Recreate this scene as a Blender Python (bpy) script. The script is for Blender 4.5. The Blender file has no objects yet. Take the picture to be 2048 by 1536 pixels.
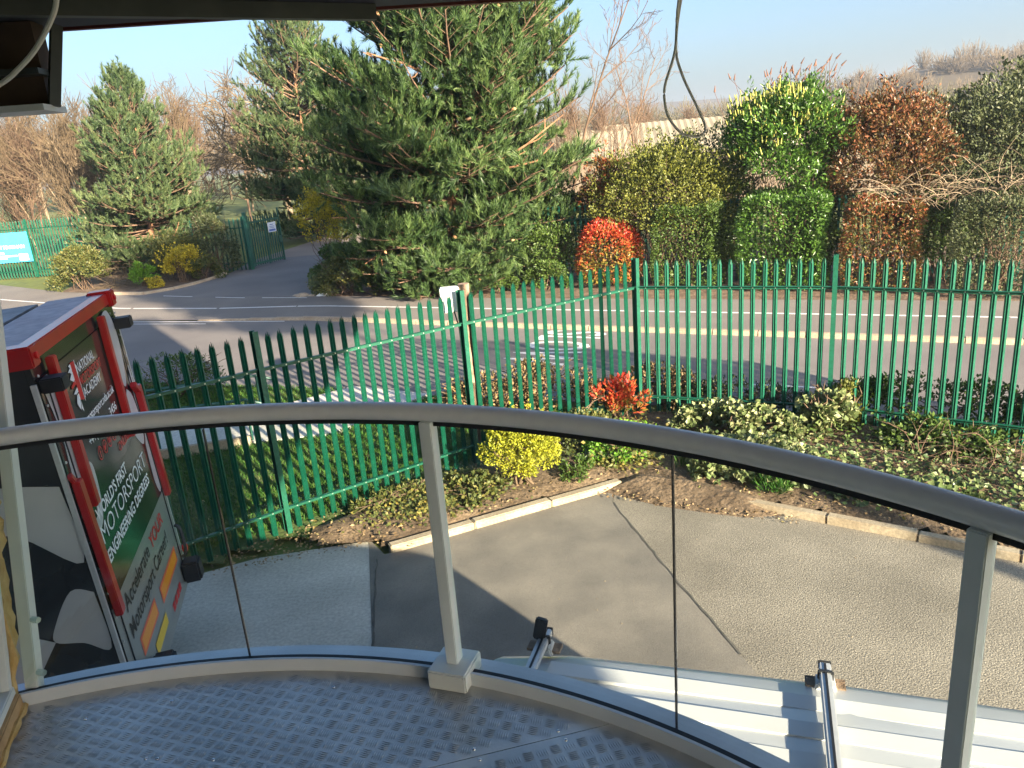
import bpy, bmesh, math, random
import numpy as np
from mathutils import Vector, Matrix

sc = bpy.context.scene
C = sc.collection
R = math.radians
rng = np.random.default_rng(7)
random.seed(7)

# ------------------------------------------------------------------ camera
PITCH, ROLL, CAMH = R(17.126), R(4.545), 4.19
cam = bpy.data.cameras.new('camera'); cam.sensor_width = 36; cam.lens = 27.07
cam.clip_start = .05; cam.clip_end = 9000
co = bpy.data.objects.new('camera', cam); C.objects.link(co)
F = Vector((0, math.cos(PITCH), -math.sin(PITCH))); U0 = Vector((0, math.sin(PITCH), math.cos(PITCH)))
s_, c_ = math.sin(ROLL), math.cos(ROLL)
X = Vector((c_, 0, 0)) - U0 * s_; Y = Vector((s_, 0, 0)) + U0 * c_
co.matrix_world = Matrix(((X.x, Y.x, -F.x, 0), (X.y, Y.y, -F.y, 0), (X.z, Y.z, -F.z, CAMH), (0, 0, 0, 1)))
sc.camera = co
# ------------------------------------------------------------------ sky and sun
SUN_EL, SUN_AZ = R(16.8), R(146.0)          # azimuth clockwise from +Y
w = bpy.data.worlds.new('World'); sc.world = w; w.use_nodes = True
nt = w.node_tree; sky = nt.nodes.new('ShaderNodeTexSky'); sky.sky_type = 'NISHITA'; sky.sun_disc = False
sky.sun_elevation = SUN_EL; sky.sun_rotation = SUN_AZ; sky.ozone_density = 4.2; sky.dust_density = 3.7; sky.air_density = 1.0
nt.links.new(sky.outputs[0], nt.nodes['Background'].inputs[0]); nt.nodes['Background'].inputs[1].default_value = 0.070
sun = bpy.data.lights.new('sun', 'SUN'); sun.energy = 5.0; sun.angle = R(0.55); sun.color = (1.0, 0.83, 0.62)
so = bpy.data.objects.new('sun', sun); C.objects.link(so); so.location = (10, -15, 20)
sd = Vector((math.sin(SUN_AZ) * math.cos(SUN_EL), math.cos(SUN_AZ) * math.cos(SUN_EL), math.sin(SUN_EL)))
so.rotation_euler = sd.to_track_quat('Z', 'Y').to_euler()
vs = sc.view_settings; vs.view_transform = 'Standard'; vs.look = 'None'; vs.exposure = 2.25; vs.gamma = 1
sc.cycles.max_bounces = 5; sc.cycles.diffuse_bounces = 3; sc.cycles.glossy_bounces = 3; sc.cycles.transparent_max_bounces = 10; sc.cycles.caustics_reflective = False
sc.cycles.caustics_refractive = False; sc.cycles.use_denoising = True

# ------------------------------------------------------------------ helpers
def link(o, parent=None):
    C.objects.link(o)
    if parent: o.parent = parent
    return o
def tag(o, label, cat=None, group=None, kind=None):
    if label: o['label'] = label
    if cat: o['category'] = cat
    if group: o['group'] = group
    if kind: o['kind'] = kind
    return o
def thing(name, label, cat, loc=(0, 0, 0), rz=0, group=None):
    o = bpy.data.objects.new(name, None); o.empty_display_size = .2; link(o)
    o.location = loc; o.rotation_euler = (0, 0, rz)
    return tag(o, label, cat, group)
def mk(name, V, Fc, mat, parent=None, smooth=False, tint=None, sharp=None):
    me = bpy.data.meshes.new(name)
    V = np.asarray(V, np.float32); n = len(V)
    if isinstance(Fc, np.ndarray):
        k = Fc.shape[1]; m = len(Fc)
        me.vertices.add(n); me.vertices.foreach_set('co', V.ravel())
        me.loops.add(m * k); me.loops.foreach_set('vertex_index', Fc.astype(np.int32).ravel())
        me.polygons.add(m); me.polygons.foreach_set('loop_start', np.arange(0, m * k, k, dtype=np.int32))
        me.update(calc_edges=True)
    else:
        me.from_pydata(V.tolist(), [], [list(f) for f in Fc]); me.update()
    if smooth: me.shade_smooth()
    if tint is not None:
        a = me.attributes.new('tint', 'FLOAT', 'POINT'); a.data.foreach_set('value', np.asarray(tint, np.float32))
    if mat: me.materials.append(mat)
    o = bpy.data.objects.new(name, me)
    return link(o, parent)
def struct(o, label=None):
    o['kind'] = 'structure'
    if label: o['label'] = label
    return o
def inst(src, parent=None, loc=None, rot=None, scale=None):
    c = src.copy(); link(c); c.parent = parent
    if loc is not None: c.location = loc
    if rot is not None: c.rotation_euler = rot
    if scale is not None: c.scale = scale
    return c

class MB:                       # small mesh collector
    def __init__(s): s.V = []; s.F = []
    def add(s, V, Fc):
        b = len(s.V); s.V += [tuple(v) for v in V]; s.F += [tuple(i + b for i in f) for f in Fc]; return s
    def box(s, c, d, rz=0, M=None):
        x, y, z = d[0] / 2, d[1] / 2, d[2] / 2
        V = [Vector((i * x, j * y, k * z)) for i in (-1, 1) for j in (-1, 1) for k in (-1, 1)]
        rot = M if M else Matrix.Rotation(rz, 3, 'Z')
        V = [rot @ v + Vector(c) for v in V]
        return s.add(V, [(0, 1, 3, 2), (4, 6, 7, 5), (0, 4, 5, 1), (2, 3, 7, 6), (0, 2, 6, 4), (1, 5, 7, 3)])
    def beam(s, a, b, w, h, up=(0, 0, 1)):
        a, b = Vector(a), Vector(b); d = (b - a); L = d.length; d.normalize()
        x = d.cross(Vector(up)); x.normalize(); u = x.cross(d)
        M = Matrix(((d.x, x.x, u.x), (d.y, x.y, u.y), (d.z, x.z, u.z)))
        return s.box((a + b) / 2, (L, w, h), M=M)
    def tube(s, pts, r, n=10, cap=True, flat=1.0):
        pts = [Vector(p) for p in pts]; rs = r if isinstance(r, (list, tuple)) else [r] * len(pts)
        b = len(s.V); up = Vector((0, 0, 1))
        for i, p in enumerate(pts):
            t = (pts[min(i + 1, len(pts) - 1)] - pts[max(i - 1, 0)]).normalized()
            x = t.cross(up)
            if x.length < 1e-3: x = Vector((1, 0, 0))
            x.normalize(); y = x.cross(t)
            for k in range(n):
                a = 2 * math.pi * k / n
                s.V.append(tuple(p + x * math.cos(a) * rs[i] + y * math.sin(a) * rs[i] * flat))
        for i in range(len(pts) - 1):
            for k in range(n):
                s.F.append((b + i * n + k, b + i * n + (k + 1) % n, b + (i + 1) * n + (k + 1) % n, b + (i + 1) * n + k))
        if cap:
            s.F.append(tuple(b + k for k in reversed(range(n)))); e = b + (len(pts) - 1) * n; s.F.append(tuple(e + k for k in range(n)))
        return s
    def extrude(s, poly, z0, z1):
        n = len(poly); b = len(s.V)
        s.V += [(p[0], p[1], z0) for p in poly] + [(p[0], p[1], z1) for p in poly]
        s.F += [tuple(b + i for i in reversed(range(n))), tuple(b + n + i for i in range(n))]
        s.F += [(b + i, b + (i + 1) % n, b + n + (i + 1) % n, b + n + i) for i in range(n)]
        return s
    def build(s, name, mat, parent=None, smooth=False, bevel=0):
        o = mk(name, np.array(s.V), s.F, mat, parent, smooth)
        bm = bmesh.new(); bm.from_mesh(o.data); bmesh.ops.recalc_face_normals(bm, faces=bm.faces)
        if bevel: bmesh.ops.bevel(bm, geom=list(bm.edges), offset=bevel, segments=2, affect='EDGES', clamp_overlap=True)
        bm.to_mesh(o.data); bm.free()
        if smooth or bevel:
            o.data.shade_smooth(); o.data.set_sharp_from_angle(angle=R(35))
        return o

# ------------------------------------------------------------------ materials
def nodes(name):
    m = bpy.data.materials.new(name); m.use_nodes = True
    t = m.node_tree; return m, t, t.nodes['Principled BSDF'], t.nodes['Material Output']
def N(t, ty, **k):
    n = t.nodes.new(ty)
    for a, v in k.items(): setattr(n, a, v)
    return n
def c4(c): return (*c, 1)
def mat(name, c1, c2=None, rough=.6, metal=0, scale=4, bump=0, bscale=None, c3=None, detail=8, spec=.5, fac=(.35, .65), coat=0, speck=None):
    m, t, b, out = nodes(name)
    b.inputs['Roughness'].default_value = rough; b.inputs['Metallic'].default_value = metal
    b.inputs['Specular IOR Level'].default_value = spec
    if coat: b.inputs['Coat Weight'].default_value = coat; b.inputs['Coat Roughness'].default_value = .1
    b.inputs['Base Color'].default_value = c4(c1)
    tc = N(t, 'ShaderNodeTexCoord'); src = tc.outputs['Object']
    if c2:
        n = N(t, 'ShaderNodeTexNoise'); n.inputs['Scale'].default_value = scale; n.inputs['Detail'].default_value = detail
        t.links.new(src, n.inputs['Vector'])
        r = N(t, 'ShaderNodeValToRGB'); r.color_ramp.elements[0].position = fac[0]; r.color_ramp.elements[1].position = fac[1]
        r.color_ramp.elements[0].color = c4(c1); r.color_ramp.elements[1].color = c4(c2)
        if c3: e = r.color_ramp.elements.new((fac[0] + fac[1]) / 2); e.color = c4(c3)
        t.links.new(n.outputs['Fac'], r.inputs['Fac']); col = r.outputs['Color']
        if speck:                                  # fine dark/light grain: (scale, darkest, brightest)
            n2 = N(t, 'ShaderNodeTexNoise'); n2.inputs['Scale'].default_value = speck[0]; n2.inputs['Detail'].default_value = 4
            t.links.new(src, n2.inputs['Vector'])
            mr = N(t, 'ShaderNodeMapRange'); mr.inputs['From Min'].default_value = .32; mr.inputs['From Max'].default_value = .68
            mr.inputs['To Min'].default_value = speck[1]; mr.inputs['To Max'].default_value = speck[2]
            t.links.new(n2.outputs['Fac'], mr.inputs['Value'])
            mx = N(t, 'ShaderNodeMix', data_type='RGBA', blend_type='MULTIPLY'); mx.inputs['Factor'].default_value = 1
            t.links.new(col, mx.inputs[6]); t.links.new(mr.outputs[0], mx.inputs[7]); col = mx.outputs[2]
        t.links.new(col, b.inputs['Base Color'])
    if bump:
        n = N(t, 'ShaderNodeTexNoise'); n.inputs['Scale'].default_value = bscale or scale * 8; n.inputs['Detail'].default_value = 6
        t.links.new(src, n.inputs['Vector'])
        bp = N(t, 'ShaderNodeBump'); bp.inputs['Strength'].default_value = 1; bp.inputs['Distance'].default_value = bump
        t.links.new(n.outputs['Fac'], bp.inputs['Height']); t.links.new(bp.outputs['Normal'], b.inputs['Normal'])
    return m
def leafmat(name, cols, rough=.45, trans=.25, spec=.4):
    m, t, b, out = nodes(name)
    a = N(t, 'ShaderNodeAttribute', attribute_name='tint')
    r = N(t, 'ShaderNodeValToRGB')
    for i, c in enumerate(cols):
        p = i / max(1, len(cols) - 1)
        e = r.color_ramp.elements[i] if i < 2 else r.color_ramp.elements.new(p)
        e.position = p; e.color = c4(c)
    els = sorted([(i / max(1, len(cols) - 1), c) for i, c in enumerate(cols)])
    for e, (p, c) in zip(r.color_ramp.elements, els): e.position = p; e.color = c4(c)
    t.links.new(a.outputs['Fac'], r.inputs['Fac']); t.links.new(r.outputs['Color'], b.inputs['Base Color'])
    b.inputs['Roughness'].default_value = rough; b.inputs['Specular IOR Level'].default_value = spec
    if trans:
        tr = N(t, 'ShaderNodeBsdfTranslucent'); t.links.new(r.outputs['Color'], tr.inputs['Color'])
        mx = N(t, 'ShaderNodeMixShader'); mx.inputs[0].default_value = trans
        t.links.new(b.outputs[0], mx.inputs[1]); t.links.new(tr.outputs[0], mx.inputs[2]); t.links.new(mx.outputs[0], out.inputs['Surface'])
    return m
def glassmat(name, tint=(.93, .97, .95), refl=.9):
    m, t, b, out = nodes(name); t.nodes.remove(b)
    tr = N(t, 'ShaderNodeBsdfTransparent'); tr.inputs[0].default_value = c4(tint)
    gl = N(t, 'ShaderNodeBsdfGlossy'); gl.inputs['Roughness'].default_value = .02; gl.inputs['Color'].default_value = (refl, refl, refl, 1)
    fr = N(t, 'ShaderNodeFresnel'); ge = N(t, 'ShaderNodeNewGeometry'); mr = N(t, 'ShaderNodeMapRange')
    mr.inputs['To Min'].default_value = 1.45; mr.inputs['To Max'].default_value = 1 / 1.45     # same reflectance on both faces of the pane
    t.links.new(ge.outputs['Backfacing'], mr.inputs['Value']); t.links.new(mr.outputs[0], fr.inputs[0])
    mx = N(t, 'ShaderNodeMixShader'); t.links.new(fr.outputs[0], mx.inputs[0])
    t.links.new(tr.outputs[0], mx.inputs[1]); t.links.new(gl.outputs[0], mx.inputs[2]); t.links.new(mx.outputs[0], out.inputs['Surface'])
    return m

M = {}
M['asphalt_old'] = mat('asphalt_coarse', (.225, .194, .155), (.33, .285, .23), rough=.92, scale=.9, bump=.008, bscale=70, speck=(80, .42, 1.35))
M['asphalt_new'] = mat('asphalt_smooth', (.16, .142, .124), (.255, .222, .187), rough=.9, scale=1.4, bump=.0025, bscale=110, speck=(150, .7, 1.2))
M['road'] = mat('road_asphalt', (.16, .147, .137), (.20, .185, .17), rough=.9, scale=.5, bump=.003, bscale=90, speck=(60, .8, 1.15))
M['path'] = mat('path_asphalt', (.17, .152, .135), (.21, .19, .165), rough=.9, scale=.6, bump=.003, bscale=80, speck=(50, .8, 1.15))
M['dusty'] = mat('dusty_yard', (.20, .165, .135), (.27, .225, .185), rough=.95, scale=.4)
M['concrete'] = mat('concrete_pad', (.50, .465, .41), (.64, .60, .535), rough=.9, scale=1.2, bump=.002, bscale=40, speck=(30, .8, 1.12), c3=(.56, .52, .46))
M['kerb'] = mat('kerb_concrete', (.36, .28, .195), (.45, .365, .265), rough=.9, scale=5, bump=.002, bscale=60, speck=(40, .75, 1.1))
M['paint'] = mat('road_paint', (.72, .70, .66), (.5, .48, .45), rough=.7, scale=6, fac=(.55, .8))
M['grass_ground'] = mat('grass_ground', (.10, .13, .025), (.17, .19, .045), rough=.95, scale=.25, c3=(.13, .155, .03), speck=(3, .75, 1.2))
M['soil'] = mat('soil', (.10, .065, .04), (.22, .15, .095), rough=1, scale=3, bump=.03, bscale=14, speck=(40, .55, 1.25))
M['lawn'] = mat('lawn_soil', (.045, .09, .015), (.10, .115, .03), rough=1, scale=2.5, bump=.02, bscale=20)
M['green_paint'] = mat('green_powder_coat', (.004, .080, .046), (.009, .106, .063), rough=.44, scale=2.2, spec=.45, speck=(30, .78, 1.12))
M['dark_green_paint'] = mat('dark_green_paint', (.008, .07, .05), (.012, .09, .062), rough=.45, scale=3)
M['bolt'] = mat('bolt_zinc', (.5, .6, .52), rough=.35, metal=.6)
M['bark'] = mat('bark', (.12, .075, .05), (.25, .16, .10), rough=.95, scale=9, bump=.02, bscale=25)
M['bark_orange'] = mat('pine_bark', (.17, .085, .045), (.36, .19, .10), rough=.95, scale=6, bump=.02, bscale=20)
M['twig_brown'] = mat('twig_brown', (.092, .067, .039), (.155, .113, .064), rough=.9, scale=.8)
M['twig_red'] = mat('twig_red', (.115, .074, .048), (.175, .115, .072), rough=.9, scale=.8)
M['twig_pale'] = mat('twig_pale', (.21, .16, .10), (.30, .235, .155), rough=.9, scale=.8)
M['stem'] = mat('shrub_stem', (.10, .065, .04), (.18, .12, .075), rough=.9, scale=8)
M['alu'] = mat('brushed_aluminium', (.62, .62, .63), (.68, .68, .69), rough=.34, metal=.35, scale=40)
M['rail_grey'] = mat('rail_satin_grey', (.86, .86, .89), (.90, .90, .92), rough=.28, metal=.0, scale=30)
M['post_grey'] = mat('post_pale_grey', (.76, .80, .80), (.80, .84, .84), rough=.4, metal=.0, scale=12)
M['white_paint'] = mat('white_paint', (.76, .77, .74), (.70, .70, .66), rough=.4, scale=7, fac=(.5, .8))
M['trim_white'] = mat('trim_white', (.66, .70, .75), (.72, .75, .79), rough=.5, scale=6)
M['black_rubber'] = mat('black_rubber', (.008, .008, .012), (.014, .014, .018), rough=.6, scale=10)
M['black_plastic'] = mat('black_plastic', (.014, .015, .018), (.025, .026, .03), rough=.55, scale=10)
M['deck'] = mat('deck_aluminium', (.50, .50, .49), (.70, .70, .69), rough=.33, metal=.35, scale=3.0, c3=(.58, .57, .56), fac=(.3, .7), bump=.0006, bscale=60)
M['deck_bar'] = mat('tread_bar_aluminium', (.40, .41, .42), (.52, .53, .54), rough=.3, metal=.8, scale=3.0)
M['steel'] = mat('bright_steel', (.6, .6, .62), rough=.25, metal=1)
M['foam'] = mat('expanding_foam', (.55, .33, .10), (.72, .52, .24), rough=.9, scale=14, bump=.01, bscale=30)
M['wood'] = mat('raw_timber', (.42, .25, .11), (.55, .35, .17), rough=.8, scale=12)
M['grey_wood'] = mat('weathered_timber', (.20, .13, .085), (.34, .24, .17), rough=.95, scale=10, bump=.01, bscale=40)
M['ply_dark'] = mat('dark_plywood', (.045, .028, .024), (.08, .05, .04), rough=.8, scale=6)
M['soffit'] = mat('dark_soffit', (.022, .03, .055), (.035, .042, .065), rough=.7, scale=4)
M['fascia'] = mat('maroon_fascia', (.09, .02, .022), (.12, .03, .03), rough=.5, scale=4)
M['purlin'] = mat('galvanised_purlin', (.045, .055, .06), (.07, .08, .08), rough=.5, metal=.3, scale=8)
M['render_wall'] = mat('wall_cladding', (.5, .5, .48), (.58, .57, .55), rough=.8, scale=2)
M['van_white'] = mat('van_white_paint', (.64, .65, .66), (.58, .58, .57), rough=.32, scale=5, fac=(.5, .85), coat=.4)
M['glass_dark'] = mat('tinted_glass', (.02, .025, .03), (.03, .035, .04), rough=.05, scale=3, spec=.8)
M['tyre'] = mat('tyre_rubber', (.015, .015, .016), (.025, .025, .025), rough=.85, scale=20)
M['hub'] = mat('wheel_hub', (.4, .4, .41), rough=.4, metal=.8)
M['red_paint'] = mat('red_gloss_paint', (.50, .012, .014), (.42, .016, .018), rough=.3, scale=6, coat=.3)
M['black_vinyl'] = mat('black_vinyl', (.014, .014, .017), (.03, .03, .03), rough=.12, scale=2.5, coat=.5)
M['white_vinyl'] = mat('white_vinyl', (.62, .61, .62), (.50, .49, .51), rough=.3, scale=2.0, coat=.2)
M['green_vinyl'] = mat('dark_green_vinyl', (.004, .014, .011), (.008, .028, .02), rough=.16, scale=2.2, coat=.3)
M['silver_vinyl'] = mat('silver_panel', (.30, .31, .30), (.36, .37, .355), rough=.35, metal=.4, scale=2.0)
M['print_white'] = mat('print_white', (.82, .82, .82), rough=.5)
M['print_red'] = mat('print_red', (.58, .02, .02), rough=.5)
M['print_black'] = mat('print_black', (.015, .015, .015), rough=.5)
M['trailer_roof'] = mat('dirty_trailer_roof', (.18, .175, .18), (.30, .29, .295), rough=.6, scale=2.5, c3=(.24, .225, .22), speck=(9, .75, 1.1))
M['flashing'] = mat('glare_pink_flashing', (.30, .22, .23), (.38, .30, .31), rough=.5, scale=4, speck=(14, .7, 1.1))  # red roof sheet, with the glare on it put into the colour as pink
M['orange_refl'] = mat('orange_reflector', (.95, .30, .01), (.98, .36, .02), rough=.3, scale=30)
M['refl_border'] = mat('reflector_border', (.85, .16, .08), rough=.4)
M['yellow_plate'] = mat('yellow_plate', (.85, .55, .03), rough=.4)
M['banner'] = mat('sky_blue_board', (.05, .42, .72), (.06, .45, .76), rough=.5, scale=2)
M['sign_white'] = mat('sign_white', (.72, .74, .78), rough=.5)
M['sign_blue'] = mat('sign_blue', (.08, .14, .42), rough=.5)
M['cable'] = mat('grey_cable', (.72, .72, .74), (.78, .78, .78), rough=.5, scale=20)
M['roof_sheet'] = mat('weathered_roof_sheet', (.25, .215, .14), (.33, .285, .195), rough=.8, scale=.6)
M['brick'] = mat('brown_wall', (.14, .11, .08), (.18, .14, .10), rough=.9, scale=2)
M['glass'] = glassmat('clear_glass')
M['litter'] = leafmat('dead_leaf', [(0.12, 0.075, 0.04), (0.26, 0.17, 0.09), (0.38, 0.27, 0.16), (0.26, 0.22, 0.09)], rough=.9, trans=.05, spec=.2)

# ------------------------------------------------------------------ vegetation helpers (numpy)
def nrm(a): return a / np.maximum(np.linalg.norm(a, axis=-1, keepdims=True), 1e-9)
def tubes(P0, P1, r0, r1, n=3):
    P0, P1 = np.asarray(P0, float), np.asarray(P1, float); r0 = np.broadcast_to(r0, len(P0)); r1 = np.broadcast_to(r1, len(P0))
    d = nrm(P1 - P0); a = np.where(np.abs(d[:, 2:3]) < .9, np.array([[0, 0, 1.]]), np.array([[1., 0, 0]]))
    x = nrm(np.cross(d, a)); y = np.cross(d, x); m = len(P0)
    V = np.zeros((m, 2 * n, 3))
    for k in range(n):
        an = 2 * math.pi * k / n; o = x * math.cos(an) + y * math.sin(an)
        V[:, k] = P0 + o * r0[:, None]; V[:, n + k] = P1 + o * r1[:, None]
    Fc = np.array([[k, (k + 1) % n, n + (k + 1) % n, n + k] for k in range(n)])
    return V.reshape(-1, 3), (np.arange(m)[:, None, None] * 2 * n + Fc[None]).reshape(-1, 4)
def leaves(P, D, Nn, L, W, tint, fold=.25):
    """P base points, D direction, Nn leaf normal, length L, width W -> folded diamond leaves"""
    m = len(P); D = nrm(D); S = nrm(np.cross(D, Nn)); Nn = np.cross(S, D)
    L = np.broadcast_to(L, m)[:, None]; W = np.broadcast_to(W, m)[:, None]
    V = np.stack([P, P + D * L * .5 + S * W * .5 + Nn * W * fold, P + D * L, P + D * L * .5 - S * W * .5 + Nn * W * fold], 1)
    b = np.arange(m)[:, None] * 4
    Fc = np.concatenate([b + np.array([[0, 1, 2]]), b + np.array([[0, 2, 3]])])
    return V.reshape(-1, 3), Fc, np.repeat(tint, 4)
def rdir(r, n): return nrm(r.normal(size=(n, 3)))

def leaf_set(r, P, out, L, W, tint, up=.35, flat=.5):
    n = len(P); D = nrm(out * .7 + rdir(r, n) * .8 + np.array([0, 0, up]))
    Nn = nrm(out * flat + rdir(r, n) * .8 + np.array([0, 0, .4]))
    return leaves(P, D, Nn, L * r.uniform(.7, 1.25, n), W * r.uniform(.7, 1.2, n), tint)

def shrub_geo(r, rad, kind, n, clumps=40, sub=7):
    """points and outward directions for a crown in a box of half sizes rad (z from 0 to 2*rad_z)"""
    a, b, c = rad
    if kind in ('box', 'round'):
        P = r.uniform(-1, 1, (n, 3)); f = r.integers(0, 5, n)
        wts = np.array([b * c, b * c, a * c, a * c, a * b]); f = r.choice(5, n, p=wts / wts.sum())
        dep = np.abs(r.normal(0, .10, n)) - .03
        O = np.zeros((n, 3))
        for k, (ax, sg) in enumerate([(0, -1), (0, 1), (1, -1), (1, 1), (2, 1)]):
            q = f == k; P[q, ax] = sg; O[q, ax] = sg
        # rounded corners and a wavy face
        P = P * np.array([a, b, c]); rr = .24 if kind == 'box' else min(a, b, c) * .88
        core = np.clip(P, -np.array([a - rr, b - rr, c - rr]), np.array([a - rr, b - rr, c - rr]))
        dl = P - core; ln = np.linalg.norm(dl, axis=1, keepdims=True); P = core + dl / np.maximum(ln, rr) * rr
        O = nrm(np.where(ln > 1e-6, dl, O))
        wav = .05 * (np.sin(P[:, 0] * 5 + P[:, 2] * 3) + np.sin(P[:, 1] * 4 - P[:, 2] * 6 + 1))
        P = P + O * (wav - dep)[:, None]
        P[:, 2] += c
        return P, O
    # clumps distributed over an ellipsoid
    d = rdir(r, clumps); d[:, 2] = np.where(d[:, 2] < -.55, -d[:, 2], d[:, 2])
    rad_k = r.uniform(.45, 1.0, clumps) ** .6
    cc = d * rad_k[:, None] * np.array([a, b, c]) * .86
    if kind == 'dome': cc = d * np.array([a, b, c]) * .8; cc[:, 2] = np.abs(cc[:, 2]) * 1.55 - c * .75
    cs = r.uniform(.16, .36, clumps) * (a * b * c) ** (1 / 3)
    if kind == 'blob': cc = cc * r.uniform(.82, 1.16, (clumps, 1))
    k = r.integers(0, clumps, n); dd = rdir(r, n)
    q = r.uniform(.35, 1.05, n) ** .5
    P = cc[k] + dd * (cs[k] * q)[:, None] * np.array([1.15, 1.15, .85])
    O = nrm(dd * .7 + nrm(cc[k] / np.array([a, b, c])) * .6)
    if kind == 'blob' and n > 2000:          # loose sprigs that break the outline
        ns = 90; m = int(n * .14); sd_ = rdir(r, ns); sd_[:, 2] = np.abs(sd_[:, 2]) * .9 - .1; st_ = nrm(sd_) * np.array([a, b, c]) * r.uniform(.75, .98, (ns, 1))
        gd_ = nrm(nrm(sd_) * .7 + np.array([0, 0, .75]) + rdir(r, ns) * .3); ln_ = r.uniform(.15, .48, ns) * min(c, 1.6) * .8
        i_ = r.integers(0, ns, m); t_ = r.uniform(0, 1, m); P[:m] = st_[i_] + gd_[i_] * (ln_[i_] * t_)[:, None] + r.normal(0, .025, (m, 3)) * c; O[:m] = nrm(gd_[i_] + rdir(r, m) * .8)
    P[:, 2] += c; keep = P[:, 2] > .02
    return P[keep], O[keep]
def stems(r, rad, h, n, sp=.5):
    P0 = np.stack([r.normal(0, .12, n) * rad[0], r.normal(0, .12, n) * rad[1], np.zeros(n)], 1)
    T = np.stack([r.uniform(-1, 1, n) * rad[0] * .75, r.uniform(-1, 1, n) * rad[1] * .75, r.uniform(.55, .95, n) * h], 1)
    Mi = P0 + (T - P0) * .5 + np.stack([r.normal(0, .05, n), r.normal(0, .05, n), np.zeros(n)], 1) * h + np.array([0, 0, .06 * h])
    S0 = [P0, Mi]; S1 = [Mi, T]; ra = [np.full(n, .018), np.full(n, .012)]; rb = [np.full(n, .012), np.full(n, .005)]
    # side twigs
    k = n * 4; i = r.integers(0, n, k); t = r.uniform(.2, 1, k)[:, None]; q = Mi[i] + (T[i] - Mi[i]) * t
    e = q + rdir(r, k) * np.array(rad) * r.uniform(.15, .4, k)[:, None] + np.array([0, 0, .05 * h])
    e[:, 2] = np.maximum(e[:, 2], .05)
    S0.append(q); S1.append(e); ra.append(np.full(k, .007)); rb.append(np.full(k, .003))
    return tubes(np.concatenate(S0), np.concatenate(S1), np.concatenate(ra), np.concatenate(rb), 3)
def shrub(name, label, cat, loc, rad, kind, n, L, W, m, rz=0, seed=1, group=None, clumps=40, up=.35, top=0.0, nstem=14, z0=0.0, stem_mat=None, tintf=None):
    """shrub > foliage, stem ; z0 lifts the foliage (bare legs below)"""
    r = np.random.default_rng(seed); t = thing(name, label, cat, loc, rz, group)
    P, O = shrub_geo(r, rad, kind, n, clumps); h = 2 * rad[2]
    ti = r.beta(2, 2, len(P)) * .75 + top * np.clip(P[:, 2] / h, 0, 1)
    if tintf: ti = tintf(r, P, O, h)
    P[:, 2] += z0
    V, Fc, tt = leaf_set(r, P, O, L, W, np.clip(ti, 0, 1), up)
    mk('foliage', V, Fc, m, t, tint=tt)
    V, Fc = stems(r, rad, h * .85 + z0, nstem); mk('stem', V, Fc, stem_mat or M['stem'], t)
    return t

def branch_tree(r, h, spread, nlev=4, trunk_r=.12, kids=(9, 7, 6, 5), lean=.0, upb=.35, first=.25, jit=.18, ratio=.55, ang=(35, 60)):
    """recursive bare tree; returns list of (p0,p1,r0,r1,level)"""
    segs = []
    def grow(p, d, L, rad, lev):
        n = 4 if lev < 2 else 3 if lev == 2 else 2
        pts = [p]; dd = d
        for i in range(n):
            dd = (dd + Vector(r.normal(0, jit, 3)) * (.6 if lev == 0 else 1) + Vector((0, 0, upb * .25 * (1 if lev else .6)))).normalized()
            q = pts[-1] + dd * (L / n); pts.append(q)
            r0 = rad * (1 - .75 * i / n); r1 = rad * (1 - .75 * (i + 1) / n)
            segs.append((pts[-2], q, r0, r1, lev))
        if lev + 1 >= nlev: return
        k = kids[lev]
        for j in range(k):
            f = first + (1 - first) * ((j + r.uniform(.1, .9)) / k) if lev == 0 else .15 + .85 * ((j + r.uniform(.1, .9)) / k)
            x = f * n; i = min(int(x), n - 1); q = pts[i].lerp(pts[i + 1], x - i)
            ax = (pts[i + 1] - pts[i]).normalized(); az = r.uniform(0, 2 * math.pi)
            o = ax.orthogonal().normalized(); o = Matrix.Rotation(az, 3, ax) @ o
            an = R(r.uniform(*ang)); nd = (ax * math.cos(an) + o * math.sin(an)).normalized()
            LL = L * ratio * r.uniform(.7, 1.15) * (1.15 - .55 * f if lev == 0 else 1.0)
            if lev == 0: LL *= spread
            grow(q, nd, LL, rad * .45 * (1.1 - .5 * f), lev + 1)
    grow(Vector((0, 0, 0)), Vector((lean, 0, 1)).normalized(), h, trunk_r, 0)
    return segs
def segs_mesh(segs, levs, rmin, n=3):
    s = [q for q in segs if q[4] in levs]
    P0 = np.array([q[0] for q in s]); P1 = np.array([q[1] for q in s])
    return tubes(P0, P1, np.maximum([q[2] for q in s], rmin), np.maximum([q[3] for q in s], rmin * .8), n)

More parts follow.
